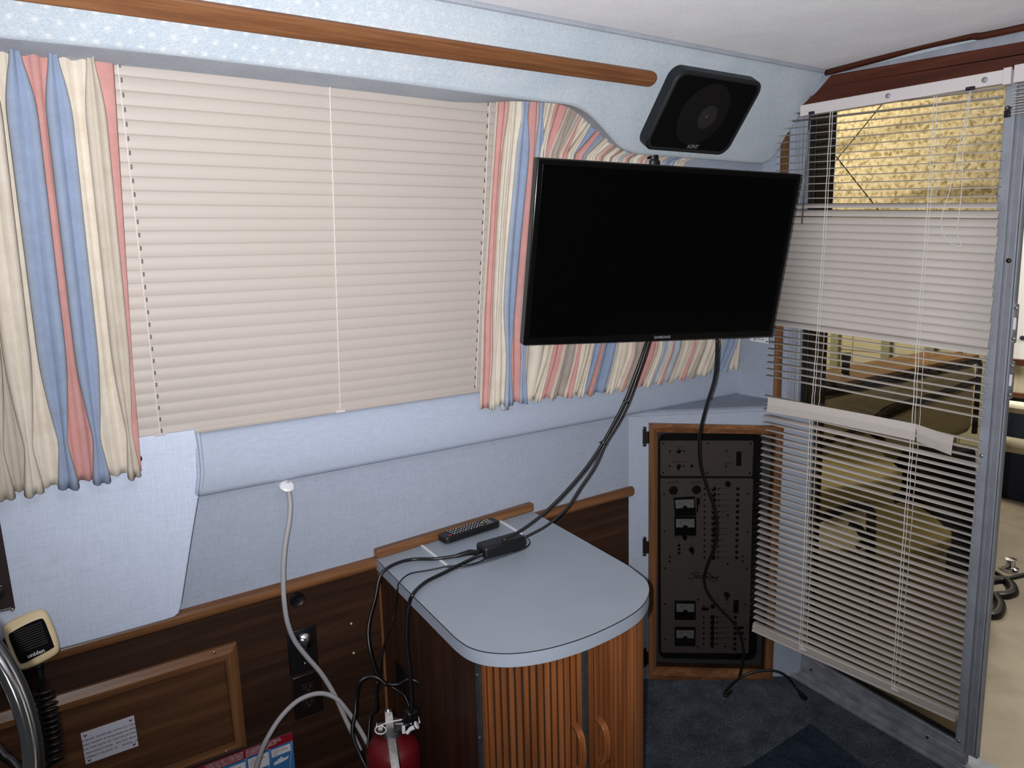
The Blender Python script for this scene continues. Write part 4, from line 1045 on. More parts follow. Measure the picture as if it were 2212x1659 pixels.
mb = MB(); mb.prism([p - AZ * 0.0028 for p in curve], (0, 0, -(TT - 0.0028))); mb.build('edge_band', lam_edge, top_, smooth=True, angle=30)
# base carcass: left side, back, and the curved tambour front
ins = inset(curve, 0.014 * sg)
zb_ = -0.02
def drop(p, z): return V(p[0], p[1], z)
Lc = T(1020, 1431, -TT); 
idx0 = min(range(2, len(ins) - 2), key=lambda i: abs(PP(0, 0, TP, TN)[0] * 0 + ((RM.T @ (drop(ins[i], tz(ins[i][0]) - TT) - CAM))[0] / (RM.T @ (drop(ins[i], tz(ins[i][0]) - TT) - CAM))[2] * FPX + CX) - 1022) + (0 if i < len(ins) * 0.6 else 999))
front = ins[idx0:len(ins) - 2]
def zbase(p): return floor_z(p[1]) - 0.01
mb = MB(); a, c_ = V(ins[0][0] + 0.004, D - 0.002, 0), ins[idx0]
side_n = nrm(np.cross(nrm(V(c_[0] - a[0], c_[1] - a[1], 0)), AZ))
sd = 0.012
w0 = V(c_[0], c_[1], 0); cen = V(1.0, 1.4, 0); sgn = 1 if (cen - w0).dot(side_n) > 0 else -1
mb.prism([V(a[0], a[1], floor_z(a[1])), V(c_[0], c_[1], zbase(c_)), V(c_[0], c_[1], tz(c_[0]) - TT), V(a[0], a[1], tz(a[0]) - TT)], side_n * sgn * sd)
sp_ = mb.build('side_panel', wood_pan_z, cab)
a1_ = a + nrm(V(c_[0] - a[0], c_[1] - a[1], 0)) * 0.012
mb = MB(); mb.prism([V(a[0], a[1], floor_z(a[1])), V(a1_[0], a1_[1], floor_z(a1_[1])), V(a1_[0], a1_[1], tz(a[0]) - TT), V(a[0], a[1], tz(a[0]) - TT)], -side_n * sgn * 0.006)
mb.build('corner_bead', wood_trim_z, cab, bevel=0.002)
spq_ = [PP(*q, a, side_n) + (-side_n * sgn) * 0.0005 for q in ((856, 1425), (880, 1452), (884, 1520), (860, 1486))]
mb = MB(); mb.prism(spq_, -side_n * sgn * 0.004); mb.build('vent_plate', black, cab, bevel=0.001)
# resample the front by arc length and lay slats
def resample(pts, step):
    out = [pts[0]]; acc = 0; L_ = [0]
    for i in range(1, len(pts)): L_.append(L_[-1] + np.linalg.norm((pts[i] - pts[i - 1])[:2]))
    n = int(L_[-1] / step)
    res = []
    for k in range(n + 1):
        s_ = k * step; j = max(i for i in range(len(L_)) if L_[i] <= s_ + 1e-9); j = min(j, len(pts) - 2)
        f_ = (s_ - L_[j]) / (L_[j + 1] - L_[j]); res.append(pts[j] * (1 - f_) + pts[j + 1] * f_)
    return res
def scr(p):
    q = RM.T @ (np.array(p) - CAM); return CX + FPX * q[0] / q[2], CY + FPX * q[1] / q[2]
st_ = 0.0142
rs = resample(front, st_)
def slab(p, q, depth_, zt_off, gap=0.0016, rnd=True):
    t_ = nrm(V(q[0] - p[0], q[1] - p[1], 0)); nn = np.cross(t_, AZ)
    if nn.dot(V(p[0], p[1], 0) - cen) < 0: nn = -nn
    a = V(p[0], p[1], 0) + t_ * gap; b2 = V(q[0], q[1], 0) - t_ * gap
    pr = [a - nn * depth_, a, a + t_ * 0.0022 + nn * 0.0022, b2 - t_ * 0.0022 + nn * 0.0022, b2, b2 - nn * depth_]
    z0_, z1_ = zbase(p), tz(p[0]) - TT
    return [v_ + V(0, 0, z0_) for v_ in pr], V(0, 0, z1_ - z0_), nn, t_
groups = {'metal_strip': [], 'door_l': [], 'mid': [], 'door_r': [], 'end': []}
for i in range(len(rs) - 1):
    xm = scr(V((rs[i][0] + rs[i + 1][0]) / 2, (rs[i][1] + rs[i + 1][1]) / 2, 0.66))[0]
    ym = rs[i][1]
    past = i > len(rs) * 0.55
    if xm < 1037 and not past: g = 'metal_strip'
    elif not past and xm < 1255: g = 'door_l'
    elif not past and xm < 1268: g = 'mid'
    elif xm < 1372 and not (past and rs[i][1] > 1.2): g = 'door_r'
    elif past and rs[i][1] > 1.17: g = 'end'
    else: g = 'door_r'
    groups[g].append(i)
mids = None
for g, name in (('door_l', 'tambour_door'), ('door_r', 'tambour_door')):
    mb = MB(); 
    for i in groups[g]:
        pr, vec, nn, t_ = slab(rs[i], rs[i + 1], 0.006, 0); mb.prism(pr, vec)
    dr = mb.build(name, wood_tamb, cab)
    if g == 'door_l': dl = dr
    mb = MB()
    for i in groups[g]:
        t_ = nrm(V(*(rs[i + 1] - rs[i])[:2], 0)); nn = np.cross(t_, AZ); nn = nn if nn.dot(V(rs[i][0], rs[i][1], 0) - cen) > 0 else -nn
        a = V(rs[i][0], rs[i][1], zbase(rs[i])) - nn * 0.0035; b2 = V(rs[i + 1][0], rs[i + 1][1], zbase(rs[i])) - nn * 0.0035
        mb.prism([a, b2, b2 - nn * 0.003, a - nn * 0.003], (0, 0, tz(a[0]) - TT - zbase(rs[i])))
    mb.build('backing', groove_m, dr)
    if g == 'door_r': drr = dr
for g, name in (('metal_strip', 'metal_strip'), ('mid', 'centre_strip')):
    mb = MB()
    for i in groups[g]:
        pr, vec, nn, t_ = slab(rs[i], rs[i + 1], 0.006, 0, gap=0.0); mb.prism([p - nn * 0.001 for p in pr], vec)
    if groups[g]: mb.build(name, greystrip, cab)
for i in groups['end'][:1] or []:
    mb = MB(); p, q = rs[i], front[-1]
    mb.prism([V(p[0], p[1], zbase(p)), V(q[0], q[1], zbase(q)), V(q[0], q[1], tz(q[0]) - TT), V(p[0], p[1], tz(p[0]) - TT)], (-0.01, 0, 0)); mb.build('side_panel', wood_pan_z, cab)
for px, py in ((1031, 1467), (1036, 1611), (1258, 1520)):
    pz = None
# screws on the strip
def on_front(i, z, out=0.003):
    t_ = nrm(V(*(rs[i + 1] - rs[i])[:2], 0)); nn = np.cross(t_, AZ); nn = nn if nn.dot(V(rs[i][0], rs[i][1], 0) - cen) > 0 else -nn
    p = (rs[i] + rs[i + 1]) / 2; return V(p[0], p[1], z) + nn * out, nn, t_
if groups['metal_strip']:
    i = groups['metal_strip'][0]
    for z in (0.635, 0.50): p, nn, t_ = on_front(i, z, 0.002); screw(p, nn, 0.003, cab, steel)
# D handles either side of the centre strip
def handle(i, z, par):
    p, nn, t_ = on_front(i, z, 0.0)
    path = [p + AZ * 0.046, p + AZ * 0.044 + nn * 0.014, p + AZ * 0.03 + nn * 0.027, p + nn * 0.031, p - AZ * 0.03 + nn * 0.027, p - AZ * 0.044 + nn * 0.014, p - AZ * 0.046]
    mb = MB(); P = spline(path, 5); prev = None; rows = []
    for k, q in enumerate(P):
        a = P[max(0, k - 1)]; b2 = P[min(len(P) - 1, k + 1)]; tg = nrm(b2 - a); side = t_; up = np.cross(tg, side)
        rows.append([q + side * 0.0065 + up * 0.004, q - side * 0.0065 + up * 0.004, q - side * 0.0065 - up * 0.004, q + side * 0.0065 - up * 0.004, q + side * 0.0065 + up * 0.004])
    mb.grid(rows); mb.build('handle', handle_m, par, bevel=0.0015)
for g, par in (('door_l', dl), ('door_r', drr)):
    best = min(groups[g], key=lambda i: abs(scr(V((rs[i][0] + rs[i + 1][0]) / 2, (rs[i][1] + rs[i + 1][1]) / 2, 0.47))[0] - (1244 if g == 'door_l' else 1285)))
    zz = min(np.linspace(0.2, 0.65, 200), key=lambda z: abs(scr(V(rs[best][0], rs[best][1], z))[1] - (1614 if g == 'door_l' else 1600)))
    handle(best, zz, par)
# fiddle rail at the back, inset tray lid
f0, f1 = ep_[0], ep_[-1]
mb = MB(); mb.prism([V(f0[0] - 0.002, D - 0.024, tz(f0[0])), V(f1[0] + 0.004, D - 0.024, tz(f1[0])), V(f1[0] + 0.004, D - 0.024, tz(f1[0]) + 0.024), V(f0[0] - 0.002, D - 0.024, tz(f0[0]) + 0.024)], (0, 0.022, 0))
mb.build('fiddle_rail', wood_trim, cab, bevel=0.004)
q1, q2, q3, q4 = T(903, 1172, 0.001), T(966, 1222, 0.001), T(1075, 1122, 0.001), T(1126, 1153, 0.001)
mb = MB(); u_a = nrm(q2 - q1)
for a, c_ in ((q1, q2), (q3, q4)):
    d_ = nrm(c_ - a); s_ = np.cross(TN, d_); mb.box((a + c_) / 2, (np.linalg.norm(c_ - a), 0.006, 0.003), (d_, s_, TN))
mb.build('divider_strip', white_p, top_)
tr_ = [T(*q, 0.002) for q in ((966, 1222), (975, 1226), (990, 1227), (1020, 1222), (1060, 1211), (1100, 1198), (1130, 1186), (1143, 1176), (1143, 1166), (1130, 1156))]
mb = MB(); mb.tube(spline(tr_, 5), 0.0022, 6); mb.tube(spline([p - V(0.006, -0.006, 0) for p in tr_], 5), 0.0014, 6); mb.build('tray_rim', clearp, top_, smooth='full')

# ------------------------------------------------------------------ things on the table
r0, r1, r2, r3 = T(953, 1168), T(1058, 1131), T(1082, 1147), T(962, 1190)
ctr = (T(955, 1172) + T(1072, 1139)) / 2; ru = nrm(T(1068, 1137) - T(958, 1172)); rv = np.cross(TN, ru); RL = np.linalg.norm(T(1074, 1137) - T(952, 1174))
white_mark = plain('button_print', (225, 225, 225), 0.6)
rm = thing('remote_control', 'black television remote with coloured buttons on the blue-grey tabletop', 'remote control', ctr)
mb = MB(); pl = rrect(ctr, ru, rv, RL, 0.047, 0.014, 6); mb.prism([p + TN * 0.004 for p in pl], TN * 0.017); mb.build('body', black, rm, bevel=0.004, seg=3)
ht = 0.0212
def rb(a, b_): return ctr + ru * (a * RL) + rv * b_ + TN * ht
def btn(a, b_, r_2, mat, nm='button', h=0.002): MB().lathe([(r_2, -0.001), (r_2, h * 0.7), (r_2 * 0.6, h), (0, h)], rb(a, b_), TN, 10).build(nm, mat, rm, smooth=True)
redb, blub, yelb, grnb = plain('button_red', (190, 40, 54), 0.5), plain('button_blue', (48, 88, 150), 0.5), plain('button_yellow', (210, 190, 90), 0.5), plain('button_green', (30, 110, 70), 0.5)
btn(-0.38, -0.012, 0.0036, redb, 'power_button')
btn(0.235, 0.0145, 0.0028, blub); btn(0.25, 0.005, 0.0028, yelb); btn(0.265, -0.0045, 0.0028, grnb); btn(0.28, -0.014, 0.0028, redb)
for i in range(11):
    for j in range(4):
        a = -0.33 + i * 0.05 + j * 0.006
        if -0.06 < a < -0.0: pass
        mb = MB(); mb.box(rb(a, 0.0145 - j * 0.0095) + TN * 0.0004, (0.0058, 0.0072, 0.0012), (ru, rv, TN)); bo = mb.build('button', black, rm)
        mb = MB(); mb.box(rb(a, 0.0145 - j * 0.0095) + TN * 0.0012, (0.0042, 0.0022 + 0.001 * ((i + j) % 2), 0.0003), (ru, rv, TN)); mb.build('button_mark', white_mark, bo)
for i in range(3):
    for j in range(3):
        mb = MB(); mb.box(rb(0.31 + i * 0.035, 0.013 - j * 0.011), (0.0034, 0.0030, 0.001), (ru, rv, TN)); mb.build('button_mark', white_t, rm)
# power brick
a0 = T(1056, 1200); a1 = T(1125, 1180); au = nrm(a1 - a0); av = np.cross(TN, au); AL = 0.118; AW = 0.05; AH = 0.032
ac_ = T(1090, 1190) + av * AW * 0.5 + TN * AH / 2 + TN * 0.002
ac_ = PP(1083, 1178, TP + TN * (AH / 2 + 0.0035), TN)
pb = thing('power_adapter', 'black power brick lying on the tabletop between the cables', 'power adapter', ac_ - TN * AH / 2)
mb = MB(); mb.box(ac_, (AL, AW, AH), (au, av, TN)); mb.build('case', black, pb, bevel=0.007, seg=3)
mb = MB(); mb.box(ac_ + TN * (AH / 2 + 0.0002), (0.03, 0.012, 0.0004), (au, av, TN)); mb.build('label', dark_t, pb)

# ================================================================== CABLES
def cable(name, label, pts, r_2, mat=None, cat='cable', n=7, group=None):
    o = MB().tube(spline(pts, n), r_2, 10).build(name, mat or black_rub, smooth='full')
    return tag(o, label, cat, group)
dT = depth(tvp(0.34, -TH, -0.02)); dA = depth(ac_)
def dl_(pairs, d0, d1):
    n = len(pairs); return [PD(a, b_, d0 + (d1 - d0) * (k / (n - 1)) ** 0.8 + 0.05 * math.sin(math.pi * k / (n - 1))) for k, (a, b_) in enumerate(pairs)]
c1 = dl_([(1398, 735), (1388, 765), (1370, 815), (1349, 868), (1328, 910), (1302, 957), (1268, 1008), (1226, 1058), (1178, 1106), (1130, 1143), (1085, 1168)], dT + 0.02, dA - 0.03)
o = cable('power_cable', 'black cable from the television down over the top of the power brick', c1, 0.0042)
c2 = dl_([(1402, 735), (1393, 765), (1376, 815), (1356, 870), (1334, 914), (1306, 960), (1284, 1008), (1252, 1056), (1224, 1098), (1180, 1136), (1128, 1164)], dT + 0.02, depth(ac_ + au * AL / 2))
cable('power_cable', 'black cable from the television to the right end of the power brick', c2, 0.0036)
for k, (px, py) in enumerate(((1303.5, 957), (1352.5, 868))):
    p = PD(px, py, depth(c1[5 if k == 0 else 3])); d_ = nrm(c1[5] - c1[4])
    zt_ = MB().lathe([(0.0085, -0.002), (0.0085, 0.002)], p, d_, 14)
    if k == 0: zt_.tube([p, p - ru * 0.014 + AZ * 0.004], 0.0015, 5)
    tag(zt_.build('cable_tie', black_rub), ('lower black cable tie with a tail around the two television cables', 'upper black cable tie around the two television cables under the television')[k], 'cable tie')
# cord from the television to the floor by the electrical panel
base = [(1549, 733), (1548, 770), (1543, 820), (1528, 870), (1516, 915), (1510, 955), (1513, 1005), (1526, 1050), (1542, 1095), (1549, 1140), (1544, 1180), (1530, 1215), (1521, 1250), (1530, 1283), (1556, 1316), (1584, 1345), (1600, 1375), (1606, 1410), (1602, 1445), (1590, 1478)]
d0 = depth(tvp(0.54, -TH, -0.02)); pts = []
for k, (a, b_) in enumerate(base):
    f_ = k / (len(base) - 1); dpan = depth(panp(a, b_, 0.02)); pts.append(PD(a, b_, d0 + (dpan - d0) * min(1, f_ * 1.5) ** 1.2))
fl_ = lambda px, py, h: PP(px, py, FP + V(0, 0, h), FN)
pts += [fl_(1574, 1499, 0.006), fl_(1565, 1502, 0.005), fl_(1570, 1490, 0.012), PD(1596, 1466, depth(panp(1596, 1466, 0.05))), PD(1630, 1451, depth(panp(1630, 1451, 0.05))), PD(1672, 1449, depth(panp(1664, 1449, 0.06))), PD(1700, 1462, 2.47), fl_(1718, 1483, 0.012), fl_(1728, 1497, 0.008)]
pc = thing('power_lead', 'black cord hanging from the television in front of the electrical panel to the carpet', 'cable', fl_(1600, 1490, 0))
MB().tube(spline(pts, 7), 0.0045, 10).build('cord', black_rub, pc, smooth='full')
MB().tube([fl_(1726, 1493, 0.008), fl_(1732, 1501, 0.008), fl_(1740, 1509, 0.008)], [0.006, 0.009, 0.0085], 10).build('plug', black, pc, smooth=True)
# from the brick over the left edge of the table
th = 0.006
A_ = [ac_ - au * AL / 2 - TN * 0.004, T(1015, 1193, 0.012), T(985, 1201, th), T(940, 1207, th), T(895, 1208, th), T(862, 1215, 0.008), PD(833, 1230, 1.83), PD(819, 1250, 1.82), PD(811, 1290, 1.81), PD(799, 1335, 1.80), PD(795, 1370, 1.79), PD(800, 1410, 1.78), PD(810, 1445, 1.78), PD(820, 1468, 1.78), PD(840, 1478, 1.77), PD(862, 1478, 1.77), PD(880, 1468, 1.77), PD(900, 1472, 1.77), PD(914, 1490, 1.76), PD(914, 1512, 1.76), PD(903, 1530, 1.76)]
cable('power_cable', 'black cable from the brick over the table edge nearest the wall', A_, 0.0042)
ps_ = MB().tube([A_[0], A_[1], A_[2]], [0.0065, 0.0075, 0.005], 10); tag(ps_.build('cable_plug', black, smooth=True), 'thick black plug at the left end of the power brick', 'plug')
B_ = [T(1075, 1180, 0.03), T(1035, 1200, 0.012), T(1000, 1217, th), T(960, 1237, th), T(925, 1254, 0.006), T(905, 1269, 0.007), T(892, 1284, 0.008)] + [PD(a, b_, depth(T(887, 1281)) - 0.022) for a, b_ in ((885, 1300), (880, 1330), (878, 1390), (884, 1440), (888, 1490), (889, 1540))]
cable('power_cable', 'thick black cable hanging down the dark side of the cabinet', B_, 0.0045)
C_ = [ac_ - av * 0.02 + TN * -0.008, T(1062, 1200, 0.004), T(1035, 1214, 0.004), T(1005, 1221, 0.004), T(975, 1222, 0.005), T(930, 1231, 0.004), T(890, 1238, 0.006), T(873, 1247, 0.006), T(864, 1257, 0.007), T(860, 1262, 0.008), PD(858.5, 1275, depth(T(863, 1258)) - 0.03), PD(856, 1310, 1.78), PD(845, 1350, 1.78), PD(830, 1390, 1.78), PD(823, 1430, 1.78), PD(819, 1468, 1.78)]
cable('thin_cable', 'thin black wire between the two thicker cables over the table edge', C_, 0.0018)
L1 = [PD(835, 1480, 1.765), PD(815, 1464, 1.765), PD(792, 1463, 1.765), PD(776, 1475, 1.76), PD(769, 1505, 1.76), PD(767, 1540, 1.75), PD(761, 1575, 1.73), PD(766, 1605, 1.71), PD(782, 1640, 1.69), PD(806, 1690, 1.68)]
cable('loose_cable', 'black cable looping from the knot down past the fire extinguisher', L1, 0.0045)
L2 = [PD(815, 1472, 1.76), PD(812, 1500, 1.76), PD(813, 1532, 1.76), PD(800, 1547, 1.76), PD(797, 1575, 1.75), PD(795, 1600, 1.74), PD(790, 1640, 1.72)]
cable('loose_cable', 'short thin black lead dropping straight down from the cable knot', L2, 0.003)
L3 = [PD(846, 1484, 1.76), PD(860, 1492, 1.76), PD(875, 1505, 1.76), PD(884, 1530, 1.75), PD(882, 1550, 1.74)]
cable('loose_cable', 'thin black lead from the knot towards the plug above the extinguisher', L3, 0.0022)
pg = thing('power_plug', 'black plugs bunched beside the fire extinguisher handle', 'plug', PD(885, 1560, 1.70))
mb = MB(); mb.box(PD(888, 1548, 1.70), (0.03, 0.03, 0.04)); mb.build('plug_body', black, pg, bevel=0.006)
mb = MB(); mb.box(PD(880, 1566, 1.69), (0.024, 0.024, 0.02)); mb.build('plug_face', black_rub, pg, bevel=0.004)
mb = MB(); q = PD(893, 1571, 1.69); mb.prism([q, q + V(0.014, 0, 0.022), q + V(0.018, 0, 0.004)], (0, 0.01, 0)); mb.build('white_tip', white_p, pg)
w1_ = [PY(620, 1040, 1.683), PY(622.5, 1056, 1.680), PY(627, 1090, 1.672), PY(624, 1130, 1.665), PY(617, 1170, 1.66), PY(612.5, 1215, 1.655), PY(612, 1260, 1.65), PY(614, 1300, 1.645), PY(621, 1345, 1.645), PY(637, 1385, 1.65), PY(664, 1420, 1.65), PY(694, 1455, 1.648), PY(722, 1500, 1.64), PY(744, 1548, 1.62), PY(763, 1588, 1.60), PY(779, 1622, 1.58)]
cable('white_cable', 'white cable hanging from a grommet under the padded bolster', w1_, 0.0058, white_c)
w2_ = [PY(520, 1790, 1.60), PY(545, 1690, 1.60), PY(562, 1630, 1.60), PY(580, 1590, 1.60), PY(610, 1545, 1.61), PY(648, 1511, 1.62), PY(690, 1498, 1.62), PY(725, 1508, 1.61), PY(752, 1538, 1.60), PY(775, 1572, 1.59), PY(795, 1608, 1.57)]
cable('white_cable', 'white cable arching over the brown power outlet', w2_, 0.0056, white_c)
gp = PY(620, 1049.5, 1.676)
tag(MB().lathe([(0.006, -0.003), (0.017, -0.002), (0.0175, 0.0), (0.014, 0.0035), (0.006, 0.0045)], gp, nrm((0.1, -0.55, 0.83)), 20).build('grommet', white_p, smooth=True), 'round white grommet under the padded bolster where the white cable comes out', 'grommet')

# ================================================================== ON THE WALNUT PANELLING
def Yp(px, py, y=D): return PY(px, py, y)
# framed access door
fo = [(-160, 1592), (509, 1384), (531, 1609), (-130, 1838)]
fi = [(-160, 1617), (482, 1421), (505, 1599.5), (-140, 1812)]
ad = thing('access_door', 'walnut access door with a teak moulding frame low on the wall', 'access door', Yp(260, 1560))
O4 = [Yp(*q) for q in fo]; I4 = [Yp(*q) for q in fi]
for P in (O4, I4):
    z_top = P[1][2]; P[0] = V(P[0][0], D, z_top); P[3] = V(P[3][0], D, P[2][2])
for i in range(3):
    j = (i + 1) % 4; mb = MB(); m0 = O4[i] * 0.45 + I4[i] * 0.55; m1 = O4[j] * 0.45 + I4[j] * 0.55
    n0 = O4[i] * 0.8 + I4[i] * 0.2; n1 = O4[j] * 0.8 + I4[j] * 0.2
    mb.grid([[O4[i], O4[j]], [O4[i] - AY * 0.008, O4[j] - AY * 0.008], [n0 - AY * 0.011, n1 - AY * 0.011], [m0 - AY * 0.016, m1 - AY * 0.016], [I4[i] - AY * 0.014, I4[j] - AY * 0.014], [I4[i] - AY * 0.001, I4[j] - AY * 0.001]])
    mb.build('moulding', wood_trim_z if i == 1 else wood_trim, ad, smooth=True, angle=28)
mb = MB(); mb.prism([I4[0], I4[1], I4[2], I4[3]], (0, -0.003, 0)); mb.build('door_panel', wood_grainy, ad)
for px, py in ((463, 1409), (489, 1623)): screw(Yp(px, py, D - 0.015), -AY, 0.0032, ad, steel)
# compliance plate
q4 = [Yp(*q) for q in ((173.5, 1582.5), (288.5, 1543.5), (298.7, 1609), (185, 1649))]
cp = thing('compliance_plate', 'small white riveted compliance plate with five printed lines on the access door', 'plate', (q4[2] + q4[3]) / 2)
mb = MB(); mb.prism([p - AY * 0.003 for p in q4], (0, -0.0012, 0)); mb.build('plate', plain('white_plate', (206, 204, 216), 0.5), cp)
pu = nrm(q4[1] - q4[0]); pv = nrm(q4[0] - q4[3]); pw, ph = np.linalg.norm(q4[1] - q4[0]), np.linalg.norm(q4[0] - q4[3])
o0 = q4[3] - AY * 0.0045
for i, (s_, x_) in enumerate((('THIS BOAT COMPLIES WITH U.S. COAST', 0.5), ('GUARD SAFETY STANDARDS IN EFFECT', 0.5), ('ON THE DATE OF CERTIFICATION', 0.5), ('MANUFACTURER,  SEA RAY BOATS', 0.54), ('MERRITT ISLAND, FL    MODEL, 340', 0.535))):
    text(s_, o0 + pu * pw * x_ + pv * ph * (0.735 - 0.137 * i), pu, pv, ph * 0.088, dark_t, cp, sx=1.04)
for a, b_ in ((0.075, 0.9), (0.925, 0.9), (0.925, 0.1), (0.075, 0.1)): screw(o0 + pu * pw * a + pv * ph * b_, -AY, 0.0031, cp, steel, 'rivet')
# discharge placard
TR, BR = Yp(630, 1579.3), Yp(638, 1659)
x_l = Yp(425, 1659)[0] - 0.03; zt_ = TR[2]
pl = thing('discharge_placard', 'red and blue marine discharge placard at the bottom edge below the outlet', 'placard', V((x_l + TR[0]) / 2, D, zt_ - 0.2))
mb = MB(); mb.prism([V(x_l, D - 0.002, zt_), V(TR[0], D - 0.002, zt_), V(TR[0], D - 0.002, zt_ - 0.2), V(x_l, D - 0.002, zt_ - 0.2)], (0, -0.001, 0)); mb.build('sheet', blue_pl, pl)
hb = 0.0225
mb = MB(); mb.prism([V(x_l, D - 0.003, zt_), V(TR[0], D - 0.003, zt_), V(TR[0], D - 0.003, zt_ - hb), V(x_l, D - 0.003, zt_ - hb)], (0, -0.0004, 0)); mb.build('red_band', red_pl, pl)
yt = D - 0.0037
for i, s_ in enumerate(('safer marine environment. Each violation of', 'these requirements may result in civil penalty', 'up to $25,000, fine up to $50,000, and', 'imprisonment up to 5 years.')):
    text(s_, V(TR[0] - 0.112, yt, zt_ - 0.0038 - i * 0.0048), AX, AZ, 0.0047, white_t, pl, align='LEFT', shear=0.25, bold=0.0001, sx=0.98)
for i, s_ in enumerate(('It is illegal for any vessel to dump plastic trash', 'anywhere in the ocean or navigable waters of', 'the United States. Annex V of the MARPOL', 'TREATY is a new International Law for a cleaner,')):
    text(s_, V(TR[0] - 0.118, yt, zt_ - 0.0038 - i * 0.0048), AX, AZ, 0.0047, white_t, pl, align='RIGHT', shear=0.25, bold=0.0001, sx=0.98)
for (x0, x1, z0, z1, t_) in ((-0.053, -0.007, 0.028, 0.047, ('Outside 25 miles', 'ILLEGAL TO DUMP', 'Plastic')), (-0.108, -0.060, 0.028, 0.062, ('12 to 25 miles', 'ILLEGAL TO DUMP', 'Plastic', 'Dunnage')), (-0.165, -0.115, 0.030, 0.06, ('3 to 12 miles', 'ILLEGAL TO DUMP'))):
    mb = MB(); mb.prism([V(TR[0] + x0, D - 0.003, zt_ - z0), V(TR[0] + x1, D - 0.003, zt_ - z0), V(TR[0] + x1, D - 0.003, zt_ - z1), V(TR[0] + x0, D - 0.003, zt_ - z1)], (0, -0.0004, 0)); bx_ = mb.build('text_box', white_p, pl)
    for i, s_ in enumerate(t_): text(s_, V(TR[0] + x0 + 0.003, yt, zt_ - z0 - 0.004 - i * 0.0052), AX, AZ, 0.0044, red_pl, bx_, align='LEFT')
mb = MB()
mb.prism([V(TR[0] + a, D - 0.003, zt_ - b_) for a, b_ in ((-0.050, 0.066), (-0.047, 0.061), (-0.04, 0.060), (-0.037, 0.055), (-0.034, 0.058), (-0.031, 0.052), (-0.028, 0.058), (-0.020, 0.060), (-0.012, 0.058), (-0.016, 0.065), (-0.03, 0.068), (-0.048, 0.069))], (0, -0.0004, 0)); mb.build('ship_silhouette', white_p, pl)
for x_ in (-0.003, -0.056, -0.112):
    MB().tube(spline([V(TR[0] + x_, D - 0.0033, zt_ - hb), V(TR[0] + x_ - 0.004, D - 0.0033, zt_ - 0.06), V(TR[0] + x_ - 0.012, D - 0.0033, zt_ - 0.11)], 4), 0.0005, 4).build('zone_line', white_p, pl)
# plates
def wallplate(nm, label, cat, q4, mat):
    P = [Yp(*q) for q in q4]; c_ = sum(P) / 4; w_ = np.linalg.norm(P[1] - P[0]); h_ = np.linalg.norm(P[0] - P[3])
    th_ = thing(nm, label, cat, V(c_[0], D, c_[2] - h_ / 2)); mb = MB(); mb.box(V(c_[0], D - 0.003, c_[2]), (w_, 0.006, h_), (nrm(P[1] - P[0]), AY, AZ)); mb.build('plate', mat, th_, bevel=0.0025); return th_, c_, w_, h_
wp1, c_, w_, h_ = wallplate('wall_socket', 'upper black wall plate with a shiny clear bulb-like fitting behind the white cable', 'wall plate', ((616, 1367), (678.5, 1348), (690, 1438), (627, 1459.5)), black)
e = V(c_[0] + 0.004, D - 0.012, c_[2] + 0.027)
MB().lathe([(0.0, -0.010), (0.017, -0.009), (0.0205, 0.0), (0.018, 0.008), (0.009, 0.014), (0, 0.015)], e, nrm((0.1, -1, 0.25)), 20).build('clear_bulb', chrome, wp1, smooth=True)
MB().lathe([(0.009, -0.012), (0.011, 0.0), (0.007, 0.007), (0, 0.008)], e - V(0, 0.002, 0), nrm((0.0, -1, 0.1)), 14).build('bulb_core', chrome, wp1, smooth=True)
screw(V(c_[0] + 0.002, D - 0.006, c_[2] - 0.034), -AY, 0.0028, wp1, steel)
wp2, c_, w_, h_ = wallplate('power_outlet', 'lower dark brown duplex power outlet under the black wall plate', 'power outlet', ((628.5, 1464.5), (690, 1443), (698.5, 1531.5), (639, 1553.5)), plain('outlet_brown', (24, 16, 15), 0.35))
outm = plain('outlet_face', (34, 24, 22), 0.3); 
for s_ in (1, -1):
    cz = c_[2] + s_ * 0.0195; mb = MB(); mb.prism([V(c_[0] + 0.0165 * math.cos(a) , D - 0.006, cz + max(-0.0115, min(0.0115, 0.0165 * math.sin(a)))) for a in np.linspace(0, 2 * math.pi, 29)[:-1]], (0, -0.0025, 0)); rc = mb.build('receptacle', outm, wp2, bevel=0.0006)
    for dx in (-0.0062, 0.0062):
        mb = MB(); mb.box(V(c_[0] + dx, D - 0.0088, cz + 0.003), (0.0018, 0.0012, 0.008)); mb.build('slot', steel, rc)
    MB().lathe([(0.0024, 0), (0.0024, 0.0006), (0, 0.0006)], V(c_[0], D - 0.0086, cz - 0.0065), -AY, 10).build('slot', steel, rc)
screw(V(c_[0], D - 0.006, c_[2]), -AY, 0.0022, wp2, steel)
kb = thing('wall_button', 'round black dished button on the walnut panelling under the cap rail', 'knob', Yp(641, 1293))
MB().lathe([(0.0175, 0), (0.0175, 0.005), (0.015, 0.008), (0.011, 0.006), (0.004, 0.005), (0.003, 0.007), (0, 0.0075)], Yp(641.5, 1294, D), -AY, 28).build('button', black, kb, smooth=True)
for px, py, s_ in ((758.5, 1347, 'upper tiny white screw cap on the walnut panelling left of the cabinet'), (764, 1410.5, 'lower tiny white screw cap on the walnut panelling left of the cabinet')):
    tag(MB().lathe([(0.0028, 0), (0.0024, 0.0015), (0, 0.002)], Yp(px, py), -AY, 12).build('screw_cap', cream_p, smooth=True), s_, 'screw cap')
